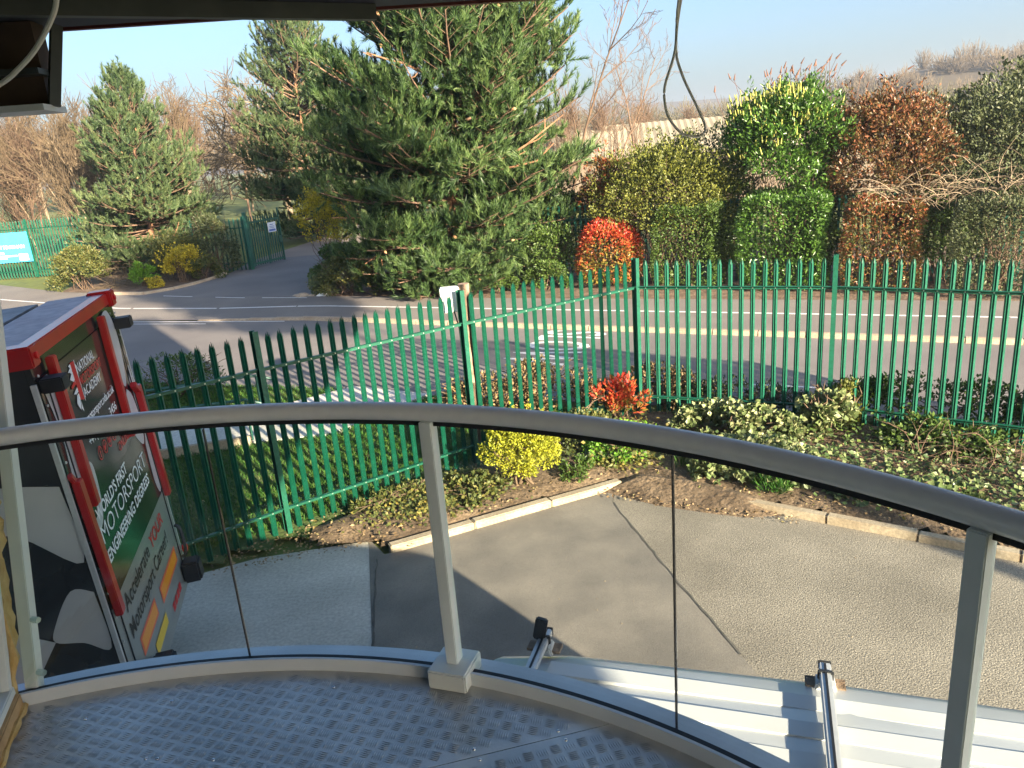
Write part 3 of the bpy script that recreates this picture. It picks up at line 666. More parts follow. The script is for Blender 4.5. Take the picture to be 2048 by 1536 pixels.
# raised five-bar tread pattern
r = np.random.default_rng(21); V = []; Fc = []
cs = .046
def bars(ang, sel):
    ca, sa = math.cos(ang), math.sin(ang); vs_, fs_ = [], []
    for i in range(-70, 70):
        for j in range(-70, 70):
            lx, ly = i * cs, j * cs; x = -.6 + lx * ca - ly * sa; y = 1.2 + lx * sa + ly * ca
            if y < .95 or y > 2.66 or x < -2.3 or x > 1.25: continue
            if (Vector((x, y)) - Vector(BC[:2])).length > 2.585 or not sel(x, y) or (Vector((x,y))-SA_).dot(sn)**2 < .0007: continue
            along = (i + j) % 2 == 0
            for k in range(5):
                o = (k - 2) * cs * .175; hl = cs * .43; hw = cs * .062; hh = .0024
                for (px, py) in ((-hl, 0), (0, hw), (hl, 0), (0, -hw), (-hl * .55, 0), (hl * .55, 0)):
                    if along: qx, qy = px, py + o
                    else: qx, qy = py + o, px
                    z = DZ + (hh if abs(abs(px) - hl * .55) < 1e-6 else .0003)
                    vs_.append((x + qx * ca - qy * sa, y + qx * sa + qy * ca, z))
                b = len(vs_) - 6
                fs_ += [(b, b + 3, b + 4), (b, b + 4, b + 1), (b + 4, b + 3, b + 5), (b + 4, b + 5, b + 1), (b + 5, b + 3, b + 2), (b + 5, b + 2, b + 1)]
    return vs_, fs_
v1, f1 = bars(R(-20), lambda x, y: (Vector((x, y)) - SA_).dot(sn) > 0)
v2, f2 = bars(R(14), lambda x, y: (Vector((x, y)) - SA_).dot(sn) <= 0)
o = mk('tread_bar', np.array(v1 + v2), np.array(f1 + [tuple(i + len(v1) for i in f) for f in f2]), M['deck'], deck); o['kind'] = 'stuff'
sc0 = None
for p in [(-.218, 2.054), (-.198, 2.006), (.062, 2.105), (.083, 2.062), (-.469, 1.951), (-1.324, 2.128), (-1.284, 2.124), (-1.639, 2.351), (-1.35, 2.411), (-1.088, 2.099), (-.75, 2.42), (.38, 1.78), (.55, 1.62), (-.9, 1.9)]:
    if sc0 is None: sc0 = MB().tube([(0, 0, 0), (0, 0, .002), (0, 0, .0034)], [.007, .006, .003], 10).build('screw', M['steel'], deck, smooth=True); o = sc0
    else: o = inst(sc0, deck)
    o.location = (*p, DZ)
# deck posts below
for p in ((-2.2, 2.0), (-2.4, -1.5)):
    MB().box((p[0], p[1], DZ / 2 - .08), (.12, .12, DZ - .10)).build('column', M['post_grey'], deck)

rail = thing('balcony_railing', 'curved grey handrail on pale posts with clear glass panels round the balcony', 'railing', (0, 0, 0))
def ring(rad0, rad1, z0, z1, a0, a1, n=70):
    V = []; Fc = []
    for i in range(n + 1):
        a = R(a0 + (a1 - a0) * i / n); c, s = math.cos(a), math.sin(a)
        for (q, z) in ((rad0, z0), (rad1, z0), (rad1, z1), (rad0, z1)): V.append((BC.x + q * c, BC.y + q * s, z))
    for i in range(n):
        for k in range(4): Fc.append((i * 4 + k, i * 4 + (k + 1) % 4, i * 4 + 4 + (k + 1) % 4, i * 4 + 4 + k))
    Fc += [(0, 1, 2, 3), tuple(n * 4 + k for k in (3, 2, 1, 0))]
    m = MB(); m.add(V, Fc); return m
RG = 2.665
MB().tube(arc(RG, 4, 118, 90, 3.365), .0325, 20, flat=.95).build('handrail', M['rail_grey'], rail, smooth=True)
ring(RG - .014, RG + .014, 3.322, 3.336, 5, 117).build('gasket', M['black_rubber'], rail)
ring(2.62, 2.632, DZ, DZ + .052, 71.5, 106.5).build('base_trim', M['trim_white'], rail)
ring(2.62, 2.632, DZ, DZ + .052, 36, 68.5).build('base_trim', M['trim_white'], rail)
ring(2.6325, 2.665 - .008, DZ, DZ + .046, 36, 106.5).build('base_gasket', M['black_rubber'], rail)
ring(2.675, 2.76, DZ - .10, DZ + .012, 20, 112).build('edge_plate', M['deck'], rail)
JN = [105.8, 88, 70, 52, 35, 17]
for a, b in zip(JN[:-1], JN[1:]):
    ring(RG - .005, RG + .005, DZ + .014, 3.328, b + .10, a - .10, 16).build('glass_pane', M['glass'], rail)
for a in (88, 52):
    q = R(a); MB().box((BC.x + RG * math.cos(q), BC.y + RG * math.sin(q), (DZ + 3.33) / 2), (.012, .0035, 3.32 - DZ - .02), rz=q).build('pane_edge', M['edge_grey'] if 'edge_grey' in M else M['black_plastic'], rail)
for a in (70, 35):
    q = R(a); c = Vector((BC.x + (RG - .01) * math.cos(q), BC.y + (RG - .01) * math.sin(q)))
    MB().box((c.x, c.y, (DZ + .05 + 3.34) / 2), (.052, .044, 3.34 - DZ - .05), rz=q).build('post', M['post_grey'], rail, bevel=.003)
    MB().box((c.x - .006 * math.cos(q), c.y - .006 * math.sin(q), DZ + .036), (.16, .15, .075), rz=q).build('base_cover', M['white_paint'], rail, bevel=.006)
# wall end at the left: leaning white flat bar, foam, uPVC frame, timber sill
end = thing('wall_end_frame', 'leaning white wall post with expanding foam, window frame and timber sill at the left', 'frame', (0, 0, 0))
up = Vector((-.035, .296, .961)); p0 = Vector((-1.905, 2.50, DZ + .0))
mb = MB(); mb.beam(p0, p0 + up * 2.25, .05, .045, up=(0, 1, -.3)); mb.build('wall_post', M['white_paint'], end, bevel=.003)
for k in (.10, .30):
    q = p0 + up * k; MB().tube([q + Vector((.02, -.01, 0)), q + Vector((.055, -.02, 0))], .012, 6).build('bolt', M['bolt'], end, smooth=True)
    
r = np.random.default_rng(8); pts = [p0 + Vector((-.045, -.035, .03)) + up * (2.2 * i / 60) + Vector((r.normal(0, .005), r.normal(0, .005), 0)) for i in range(61)]
MB().tube(pts, [.013 + r.uniform(0, .011) for i in range(61)], 8).build('foam', M['foam'], end, smooth=True)
wd_ = Vector((.30, -.95, 0)).normalized(); b0 = p0 + Vector((-.02, -.07, 0))
mb = MB(); mb.beam(b0 + Vector((0, 0, .035)), b0 + wd_ * 1.6 + Vector((0, 0, .035)), .035, .075); mb.build('sill', M['wood'], end, bevel=.004)
r = np.random.default_rng(9); q = [b0 + wd_ * (1.5 * i / 40) + Vector((.022, .0, .012 + r.uniform(0, .01))) for i in range(41)]
MB().tube(q, [.006 + r.uniform(0, .012) for i in range(41)], 6).build('foam_bead', M['foam'], end, smooth=True)
fr = MB(); z1 = b0 + Vector((-.03, 0, .085))
fr.beam(z1, z1 + wd_ * 1.6, .06, .035)
fr.build('frame_bottom', M['white_paint'], end, bevel=.004)
for k, wd2 in ((0.02, .035), (.20, .03), (.9, .05)):
    fr = MB(); a = z1 + wd_ * k; fr.beam(a + Vector((0, 0, .018)), a + up * 2.1, .05, wd2, up=(wd_.x, wd_.y, 0)); fr.build('frame_bar', M['white_paint'], end, bevel=.003)
a = z1 + wd_ * .04 + up * .03; b = z1 + wd_ * .9 + up * .03
mk('window_pane', np.array([a, b, b + up * 2, a + up * 2]), [(0, 1, 2, 3)], M['glass'], end)

# hanging cable loops
cb = MB(); P = [(.52, 1.2, 4.80), (.47, 1.5, 4.74), (.435, 1.7, 4.62), (.419, 1.8, 4.459), (.410, 1.8, 4.362), (.387, 1.8, 4.292), (.386, 1.8, 4.255), (.395, 1.8, 4.222), (.420, 1.8, 4.19), (.440, 1.8, 4.182), (.458, 1.8, 4.179), (.472, 1.8, 4.185), (.475, 1.8, 4.2), (.458, 1.8, 4.24), (.425, 1.8, 4.31), (.413, 1.805, 4.367), (.425, 1.806, 4.459), (.45, 1.75, 4.62), (.60, 1.6, 4.74), (.70, 1.5, 4.80)]
def smooth(P, k=6):
    P = [Vector(p) for p in P]; out = []
    for i in range(len(P) - 1):
        a, b, c, d = P[max(i - 1, 0)], P[i], P[i + 1], P[min(i + 2, len(P) - 1)]
        for j in range(k):
            t = j / k; out.append(.5 * ((2 * b) + (c - a) * t + (2 * a - 5 * b + 4 * c - d) * t * t + (3 * b - a - 3 * c + d) * t ** 3))
    return out + [P[-1]]
tag(cb.tube(smooth(P), .003, 8).build('hanging_cable', M['cable'], None, smooth=True), 'grey cable hanging down in a loop from the soffit', 'cable')
P = [(-.90, 1.9, 4.80), (-.965, 2.0, 4.68), (-.986, 2, 4.594), (-1.013, 2, 4.548), (-1.063, 2, 4.492), (-1.115, 2, 4.452), (-1.164, 2, 4.424), (-1.3, 2.02, 4.38), (-1.6, 2.1, 4.42), (-1.9, 2.3, 4.70), (-1.95, 2.35, 4.80)]
tag(MB().tube(smooth(P), .0062, 8).build('hanging_cable', M['cable'], None, smooth=True), 'slack grey cable drooping at the top left corner', 'cable')

# ================================================================== PALISADE FENCES
def pale_mesh(h, wd=.068, dp=.032):
    xs_ = [-.5, -.36, -.2, 0, .2, .36, .5]; ys_ = [.0, .55, 1.0, .35, 1.0, .55, .0]; tops = [-.05, -.02, -.075, 0, -.075, -.02, -.05]
    V = []; n = 7
    for z, f in ((0, 0), (h - .10, 0), (h, 1)):
        for sgn in (0, 1):
            for x, y, t in zip(xs_, ys_, tops):
                xx = x * (1 - .35 * f); V.append((xx * wd, -(y * dp) + sgn * .003, z + (t if f else 0)))
    Fc = []
    for l in range(2):
        a = l * 14; b = a + 14
        for i in range(6):
            Fc.append((a + i, a + i + 1, b + i + 1, b + i)); Fc.append((a + 7 + i + 1, a + 7 + i, b + 7 + i, b + 7 + i + 1))
        Fc.append((a + 7, a, b, b + 7)); Fc.append((a + 6, a + 13, b + 13, b + 6))
    for i in range(6): Fc.append((28 + i, 28 + i + 1, 35 + i + 1, 35 + i))
    m = MB(); m.add(V, Fc); return m
def palisade(name, label, nodes_, h, z0, n=17, m=None, detail=True, joined=False, first_post=True, skip=0):
    """nodes_: fence posts in plan. pales stand on the far side of the rails"""
    t = thing(name, label, 'fence', (nodes_[0][0], nodes_[0][1], 0)); O = Vector((*nodes_[0], 0)); m = m or M['green_paint']
    pale0 = post0 = None; jb = MB()
    for i, (a, b) in enumerate(zip(nodes_[:-1], nodes_[1:])):
        A, B = Vector((*a, 0)) - O, Vector((*b, 0)) - O; d = (B - A); L = d.length; d.normalize(); rz = math.atan2(d.y, d.x); nr = Vector((-d.y, d.x, 0))
        for z in (z0 + .30, z0 + h - .42):
            mb = MB(); q = Vector((0, 0, z)); mb.beam(A + d * .03 + q - nr * .003, B - d * .03 + q - nr * .003, .006, .045); mb.beam(A + d * .03 + q - nr * .026 + Vector((0, 0, .0195)), B - d * .03 + q - nr * .026 + Vector((0, 0, .0195)), .040, .006)
            ro = mb.build('rail', m, t)
            if detail:
                bb = MB()
                for k in range(n):
                    p = A + d * (L * (k + 1) / (n + 1)) + q - nr * .008; bb.box(p - Vector((0, 0, .004)), (.014, .008, .014), rz=rz)
                o = bb.build('bolt_head', M['bolt'], ro); o['kind'] = 'stuff'
        for k in range(n):
            p = A + d * (L * (k + 1) / (n + 1)) + nr * .004
            if joined:
                jb.box(p + Vector((0, 0, z0 + h / 2)), (.066, .02, h), rz=rz); continue
            if pale0 is None: pale0 = pale_mesh(h).build('pale', m, t); o = pale0
            else: o = inst(pale0, t)
            o.location = p + Vector((0, .024 * 0, z0)) + nr * .022 + Vector((0, 0, random.uniform(-.006, .006))); o.rotation_euler = (random.uniform(-.004, .004), random.uniform(-.004, .004), rz)
        ends = [A, B] if (i == 0 and first_post) else [B]
        for p in ends:
            if post0 is None:
                mb = MB(); hh = h + .02; mb.box((0, -.052, hh / 2), (.062, .007, hh)); mb.box((0, .045, hh / 2), (.062, .007, hh)); mb.box((0, -.0035, hh / 2), (.006, .09, hh))
                post0 = mb.build('post', m, t); o = post0
            else: o = inst(post0, t)
            o.location = p + Vector((0, 0, z0)); o.rotation_euler = (0, 0, rz)
    if joined:
        o = jb.build('pale_row', m, t); o['kind'] = 'stuff'
    return t
B_ = (1.95, 11.35); dl_ = Vector((-4.7, -3.15)).normalized()
LN = [(-4.93, 6.56), (-2.77, 8.26), (-.575, 9.80), B_]
palisade('palisade_fence', 'bright green palisade fence running from the trailer to the corner post', LN, 2.42, .04)
C_ = (4.45, 10.22); dr_ = Vector((1.69, -1.17)).normalized()
RN = [B_, C_, (C_[0] + dr_.x * 2.75, C_[1] + dr_.y * 2.75), (C_[0] + dr_.x * 5.5, C_[1] + dr_.y * 5.5)]
palisade('palisade_fence', 'bright green palisade fence on the right along the near edge of the road', RN, 2.42, .04, first_post=False)
palisade('boundary_fence', 'dark green palisade fence in the gaps behind the clipped hedges', [(-2.5, 26.1), (.6, 24.9), (3.6, 23.55), (6.4, 22.1), (9.2, 20.7), (12, 19.3), (15, 17.7)], 2.3, 0, n=18, m=M['dark_green_paint'], detail=False, joined=True)
lf = palisade('boundary_fence', 'green palisade fence behind the blue board at the far left', [(-27.5, 37.2), (-24.7, 37.0), (-21.9, 36.8), (-19.2, 36.6), (-16.5, 36.4)], 2.65, 0, n=18, m=M['green_paint'], detail=False)
# short fence beside the gate
palisade('boundary_fence', 'short green palisade panel hidden in ivy left of the gate', [(-13.0, 33.4), (-10.75, 33.1)], 2.2, 0, n=11, m=M['dark_green_paint'], detail=False)
gate = thing('entrance_gate', 'open dark green palisade gate with a white notice', 'gate', (-10.62, 33.1, 0))
gd = Vector((.92, 1.9, 0)).normalized(); GL = 2.05; grz = math.atan2(gd.y, gd.x)
MB().box((0, 0, 1.2), (.15, .15, 2.4)).build('gate_post', M['dark_green_paint'], gate, bevel=.01)
for z in (.22, 1.95): 
    mb = MB(); mb.beam(gd * .12 + Vector((0, 0, z)), gd * GL + Vector((0, 0, z)), .05, .08); mb.build('frame_rail', M['dark_green_paint'], gate)
for k, hh in ((.12, 2.15), (1.1, 2.0), (GL, 2.3)):
    p = gd * k; MB().box((p.x, p.y, .1 + hh / 2), (.06, .06, hh), rz=grz).build('frame_stile', M['dark_green_paint'], gate)
g0 = None
for k in range(13):
    p = gd * (.22 + k * .141)
    if g0 is None: g0 = pale_mesh(2.1, .05).build('pale', M['dark_green_paint'], gate)
    o = g0 if k == 0 else inst(g0, gate); o.location = (p.x, p.y, .12); o.rotation_euler = (0, 0, grz)
p = gd * (GL - .13); MB().box((p.x + .05, p.y - .05, 1.05), (.18, .06, .3), rz=grz).build('lock_box', M['dark_green_paint'], gate, bevel=.01)
p = gd * (GL - .55) + Vector((.05, -.045, 1.62)); sg = MB().box(p, (.50, .012, .42), rz=grz).build('notice', M['sign_white'], gate)
gn = Vector((gd.y, -gd.x, 0))
def flat_text(name, s, org, ux, uz, width, height, m, parent, bold=0.0, spacing=1.0, eps=0.0):
    V, Fc = text_fit(s, width, height, bold, spacing); org, ux, uz = Vector(org), Vector(ux), Vector(uz)
    W_ = [org + ux * float(v[0]) + uz * float(v[1]) for v in V]
    return mk(name, np.array(W_), Fc, m, parent)
mb = MB(); mb.beam(p - gd * .2 + gn * .008 + Vector((0, 0, -.13)), p + gd * .2 + gn * .008 + Vector((0, 0, -.13)), .003, .09)
for z in (.11, .03, -.03): mb.beam(p - gd * (.17 - abs(z) * .5) + gn * .008 + Vector((0, 0, z)), p + gd * (.17 - abs(z) * .6) + gn * .008 + Vector((0, 0, z)), .003, .022 if z < .1 else .03)
mb.build('notice_print', M['sign_blue'], sg)
# blue board on the far fence
bd = thing('notice_board', 'sky-blue information board with white lettering fixed to the far left fence', 'sign', (-23.5, 36.72, 0))
MB().box((0, 0, 1.44), (3.3, .03, 1.36), rz=R(-3)).build('board', M['banner'], bd)
ux = (math.cos(R(-3)), math.sin(R(-3)), 0); off = Vector((-math.sin(R(-3)), math.cos(R(-3)), 0)) * -.018
def bt(s, x, z, wd2, hh, bold=.01): flat_text('lettering', s, Vector((0, 0, z)) + Vector(ux) * x + off, ux, (0, 0, 1), wd2, hh, M['print_white'], bd, bold)
bt('CADETS NOTTINGHAM', -1.1, 1.40, 2.5, .15, .02)
for x0, x1, z, hh in ((-1.5, .35, 1.20, .085), (-1.5, .95, 1.06, .06), (-1.5, .45, .96, .05), (-1.5, -.6, .87, .05)):      # lines of small print
    MB().box(Vector((0, 0, z)) + Vector(ux) * ((x0 + x1) / 2) + off, (x1 - x0, .004, hh), rz=R(-3)).build('print_line', M['print_white'], bd)
MB().box(Vector((0, 0, .98)) + Vector(ux) * 1.25 + off, (.44, .004, .3), rz=R(-3)).build('emblem', M['print_white'], bd)
# wooden pole with white cabinet behind the fence
pl = thing('meter_pole', 'weathered timber pole with a white box behind the fence post', 'post', (-.53, 9.99, 0))
MB().tube([(0, 0, -.1), (.01, 0, 1.2), (.0, 0, 2.53)], [.085, .08, .075], 12).build('pole', M['grey_wood'], pl, smooth=True)
MB().box((-.19, -.02, 2.34), (.25, .12, .33), rz=R(8)).build('box', M['white_paint'], pl, bevel=.012)
MB().tube(smooth([(-.15, -.03, 2.17), (-.12, -.09, 2.05), (-.10, -.05, 1.8), (-.09, -.05, .3)], 4), .010, 6).build('conduit', M['black_plastic'], pl, smooth=True)

# ================================================================== VAN UNDER THE BALCONY
def lerp_list(a, b, t): return [a[i] + (b[i] - a[i]) * t for i in range(len(a))]
van = thing('parked_van', 'white panel van with ribbed roof and two roof bars below the balcony', 'van', (2.45, 1.42, 0), R(161.1)); van.scale = (1.085, 1.02, 1.09)
# stations along the length: x, top z, roof half width, shoulder z, body half width
ST = [(.0, 1.55, .66, 1.0, .78), (.03, 1.78, .70, 1.05, .83), (.10, 1.84, .72, 1.08, .85), (.30, 1.865, .73, 1.08, .86), (1.4, 1.87, .735, 1.08, .865), (2.45, 1.855, .72, 1.08, .865), (2.75, 1.82, .70, 1.08, .865),
      (3.05, 1.60, .69, 1.07, .86), (3.45, 1.20, .72, 1.02, .855), (3.62, 1.06, .74, .98, .85), (4.0, .98, .70, .90, .83), (4.25, .88, .62, .80, .78), (4.36, .70, .56, .62, .70), (4.38, .48, .5, .46, .62)]
V = []; n = 13
for (x, zt, rw, zs_, bw) in ST:
    zb = .30
    half = [(bw * .86, zb), (bw * .98, zb + .12), (bw, min(.62, zs_ - .05)), (bw * .995, zs_), (rw + (bw - rw) * .38, zs_ + (zt - zs_) * .62), (rw, zt - min(.055, .3 * (zt - zs_))), (rw - .09, zt - .006)]
    sec = [(-y, z) for y, z in half] + [(0, zt + .008 * (zt > 1.5))] + [(y, z) for y, z in reversed(half)]
    n = len(sec); V += [(x, y, z) for y, z in sec]
Fc = []
for i in range(len(ST) - 1):
    for k in range(n - 1): Fc.append((i * n + k, i * n + k + 1, (i + 1) * n + k + 1, (i + 1) * n + k))
    Fc.append((i * n + n - 1, i * n, (i + 1) * n, (i + 1) * n + n - 1))
Fc += [tuple(range(n)), tuple((len(ST) - 1) * n + k for k in reversed(range(n)))]
mb = MB(); mb.add(V, Fc); body = mb.build('body', M['van_white'], van, smooth=True)
# roof swages: raised bands with sloping sides
for y in (-.54, -.385, -.23, -.075, .08, .235, .39, .545):
    m_ = MB(); x0, x1 = .22, 2.55; a, b = .060, .040; zb, h_ = 1.852, .024
    if abs(y) > .45: zb -= .006
    sec = [(-a, -.01), (-b, h_), (b, h_), (a, -.01)]
    vv = [(x0 - .02, y + q[0] * .8, zb + min(q[1], 0)) for q in sec] + [(x0 + .05, y + q[0], zb + q[1]) for q in sec] + [(x1 - .05, y + q[0], zb + q[1] - .006) for q in sec] + [(x1 + .02, y + q[0] * .8, zb + min(q[1], 0) - .02) for q in sec]
    ff = [(i * 4 + k, i * 4 + k + 1, i * 4 + 5 + k, i * 4 + 4 + k) for i in range(3) for k in range(3)]
    m_.add(vv, ff); m_.build('roof_swage', M['van_white'], van)
def patch(name, quad, m, off=.006):
    q = [Vector(p) for p in quad]; nn = (q[1] - q[0]).cross(q[3] - q[0]).normalized()
    return mk(name, np.array([p + nn * off for p in q]), [(0, 1, 2, 3)], m, van)
# windscreen as a curved strip
V = []
for f in np.linspace(0, 1, 6):
    x = 2.80 + (3.44 - 2.80) * f; zt = np.interp(x, [q[0] for q in ST], [q[1] for q in ST]); hw = np.interp(x, [q[0] for q in ST], [q[2] for q in ST]) - .05
    for g in np.linspace(-1, 1, 9): V.append((x + .012 - .05 * g * g, g * hw, zt + .012 - .02 * g * g))
o = mk('windscreen', np.array(V), [(i * 9 + k, i * 9 + k + 1, i * 9 + 10 + k, i * 9 + 9 + k) for i in range(5) for k in range(8)], M['glass_dark'], van, smooth=True)
for s in (-1, 1):
    q = [(2.05, s * .868, 1.10), (3.20, s * .862, 1.08), (2.78, s * .80, 1.56), (2.05, s * .80, 1.58)]
    if s < 0: q = [q[1], q[0], q[3], q[2]]
    patch('side_window', q if s > 0 else q, M['glass_dark'], .012 if s > 0 else .012)
    MB().box((3.05, s * .96, 1.08), (.10, .16, .17)).build('wing_mirror', M['black_plastic'], van, bevel=.03)
    MB().box((4.22, s * .55, .78), (.10, .28, .16)).build('headlight', M['glass_dark'], van, bevel=.03)
    for x in (.75, 3.55):
        wv = MB().tube([(x, s * .66, .31), (x, s * .86, .31)], .31, 22).build('wheel', M['tyre'], van, smooth=True)
        MB().tube([(x, s * .84, .31), (x, s * .872, .31)], [.20, .17], 16).build('hub_cap', M['hub'], wv, smooth=True)
MB().box((4.34, 0, .45), (.10, 1.30, .16)).build('bumper', M['black_plastic'], van, bevel=.03)
for x in (2.55, 1.47):
    rb = MB().box((x, 0, 1.902), (.042, 1.45, .030)).build('roof_bar', M['alu'], van, bevel=.004)
    MB().box((x, 0, 1.9185), (.008, 1.43, .004)).build('slot', M['black_rubber'], rb)
    for s in (-1, 1):
        mb = MB(); mb.add([(x - .045, s * .72, 1.83), (x + .045, s * .72, 1.83), (x + .045, s * .62, 1.85), (x - .045, s * .62, 1.85), (x - .03, s * .70, 1.886), (x + .03, s * .70, 1.886), (x + .03, s * .63, 1.886), (x - .03, s * .63, 1.886)],
                          [(0, 1, 2, 3), (4, 5, 6, 7), (0, 1, 5, 4), (1, 2, 6, 5), (2, 3, 7, 6), (3, 0, 4, 7)]); mb.build('foot', M['alu'], rb, bevel=.006)
        mb = MB(); mb.box((x, s * .665, 1.902), (.056, .022, .040)); mb.build('clamp', M['black_plastic'], rb, bevel=.005)
        MB().box((x, s * .729, 1.902), (.046, .008, .036)).build('end_cap', M['black_plastic'], rb, bevel=.002)
        MB().box((x, s * .67, 1.862), (.14, .06, .012)).build('gutter_pad', M['grey_wood'], rb)
    if x > 2:
        MB().box((x + .01, .66, 1.955), (.05, .03, .10), M=Matrix.Rotation(R(-12), 3, 'Y')).build('load_stop', M['black_plastic'], rb, bevel=.006)
        MB().box((x + .01, -.66, 1.955), (.05, .03, .10), M=Matrix.Rotation(R(-12), 3, 'Y')).build('load_stop', M['black_plastic'], rb, bevel=.006)

# ================================================================== EXHIBITION TRAILER
trl = thing('exhibition_trailer', 'box trailer wrapped in black and white flag graphics with red corner frame', 'trailer', (-2.843, 4.453, 3.246))
trl.rotation_euler = Matrix.Rotation(R(13.29), 4, 'Z').to_euler()
trl.matrix_world = Matrix.Translation((-2.843, 4.453, 3.246)) @ Matrix.Rotation(R(13.29), 4, 'Z') @ Matrix.Rotation(R(-2.417), 4, 'Y') @ Matrix.Rotation(R(.39), 4, 'X')
TW, TL, TH = 2.125, 6.2, 2.74
mb = MB(); mb.box((-TL / 2 - .005, TW / 2, -TH / 2 - .02), (TL, TW - .02, TH - .04)); mb.build('body', M['black_vinyl'], trl)
mb = MB(); mb.box((-TL / 2 - .30, TW / 2, -.012), (TL - .5, TW - .03, .03)); mb.build('roof', M['trailer_roof'], trl)
mb = MB(); mb.box((-.27, TW / 2, .0), (.40, TW - .06, .03)); mb.build('roof_flashing', M['flashing'], trl)
mb = MB(); mb.box((-.05, TW / 2, -.03), (.10, TW - .16, .10)); mb.build('top_beam', M['red_paint'], trl, bevel=.008)
for y in (.04, TW - .04):
    ct = MB().box((-.06, y, -.03), (.19, .13, .135)).build('corner_casting', M['red_paint'], trl, bevel=.01)
    MB().tube([(.035, y, -.03), (.05, y, -.03)], .022, 10).build('lamp', M['print_red'], ct, smooth=True)
for y in (-.004, TW + .004):
    mb = MB(); mb.box((-.012, y, -TH / 2 - .1), (.03, .025, TH - .2)); mb.build('edge_trim', M['alu'], trl)
# rear face, printed panels slightly proud of one another (x = outwards)
def rear(name, pts, x, m, par=trl): return mk(name, np.array([(x, p[0], p[1]) for p in pts]), [tuple(range(len(pts)))], m, par)
def curve_poly(pts, k=5): return [(p.x, p.y) for p in smooth([(a, b, 0) for a, b in pts], k)]
rp = MB(); rp.box((.002, TW / 2, -TH / 2 - .08), (.006, TW - .06, TH - .2)); rp.build('rear_door', M['black_vinyl'], trl)
rear('green_sweep', curve_poly([(.20, -1.2), (.5, -1.0), (1.2, -1.15), (1.85, -1.12), (1.95, -1.5), (1.86, -1.80), (1.0, -1.80), (.24, -1.80), (.13, -1.5), (.20, -1.2)]), .0062, M['green_vinyl'])
for pts in ([(.06, -.22), (.22, -.2), (.30, -.45), (.42, -.62), (.40, -.86), (.24, -.92), (.10, -.86), (.13, -.55), (.06, -.22)],
            [(.08, -1.16), (.3, -1.22), (.36, -1.0), (.42, -.88), (.50, -.94), (.47, -1.15), (.36, -1.30), (.12, -1.32), (.08, -1.16)],
            [(1.62, -.12), (1.86, -.10), (1.98, -.30), (1.92, -.60), (1.80, -.74), (1.68, -.58), (1.72, -.34), (1.62, -.12)],
            [(1.80, -.76), (1.92, -.86), (1.96, -1.10), (1.86, -1.28), (1.66, -1.12), (1.62, -.92), (1.80, -.76)],
            [(1.90, -1.30), (2.04, -1.2), (2.05, -1.62), (1.95, -1.78), (1.86, -1.62), (1.90, -1.30)],
            [(.10, -1.56), (.22, -1.50), (.26, -1.70), (.22, -1.80), (.10, -1.78), (.10, -1.56)],
            [(1.96, -.72), (2.06, -.62), (2.07, -1.0), (2.0, -1.12), (1.96, -.72)]):
    rear('white_check', curve_poly(pts), .0088, M['white_vinyl'])
rear('lower_band', [(.03, -1.80), (2.09, -1.80), (2.09, -2.76), (.03, -2.76)], .0072, M['silver_vinyl'])
# red tubes of the folding frame
def rbar(a, b, wd, dp=.05, name='frame_bar'): 
    m_ = MB(); m_.beam((dp / 2 + .012, a[0], a[1]), (dp / 2 + .012, b[0], b[1]), wd, dp, up=(1, 0, 0)); return m_.build(name, M['red_paint'], trl, bevel=.006)
rbar((.262, -.09), (.245, -1.12), .075); rbar((1.552, -.09), (1.50, -1.08), .075)
rbar((.055, -.86), (.085, -1.86), .085); rbar((2.035, -.80), (2.06, -1.86), .085)
rbar((1.91, -.76), (2.035, -.86), .05); rbar((.09, -.92), (-.01, -.80), .04, .03)
mb = MB(); mb.beam((.03, .245, -1.12), (.02, .36, -1.03), .02, .02); mb.build('frame_bar', M['red_paint'], trl)
for y, z in ((.10, -.23), (2.02, -.24)):
    MB().box((.07, y, z), (.13, .13, .09)).build('hinge_block', M['black_plastic'], trl, bevel=.008)
TX = .0105
def tx(s, y, z, wd, hh, m, bold=.0, name='lettering', spacing=1.0):
    V, Fc = text_fit(s, wd, hh, bold, spacing); return mk(name, np.stack([np.full(len(V), TX), y + V[:, 0], z + V[:, 1]], 1), Fc, m, trl)
W_, RD, BK = M['print_white'], M['print_red'], M['print_black']
tx('NATIONAL', .745, -.335, .46, .066, W_, .012); tx('MOTORSPORT', .74, -.425, .585, .066, RD, .012); tx('ACADEMY', .748, -.512, .475, .066, W_, .012)
tx('motorsport.nda.ac.uk', .655, -.672, .79, .060, W_, .02); tx('+44 (0)', .565, -.815, .27, .066, W_, .02); tx('3456', 1.18, -.80, .21, .066, W_, .02)
tx('ONLINE', 1.16, -1.085, .34, .070, RD, .02)
tx("WORLD'S FIRST", .275, -1.262, .905, .092, W_, .024); tx('MOTORSPORT', .262, -1.425, 1.47, .125, W_, -.004); tx('ENGINEERING DEGREES', .264, -1.572, 1.43, .092, W_, .024)
tx('Accelerate', .285, -1.985, .86, .125, BK, .012); tx('YOUR', 1.215, -1.985, .54, .115, RD, .016); tx('Motorsport Career!', .245, -2.175, 1.485, .125, BK, .012)
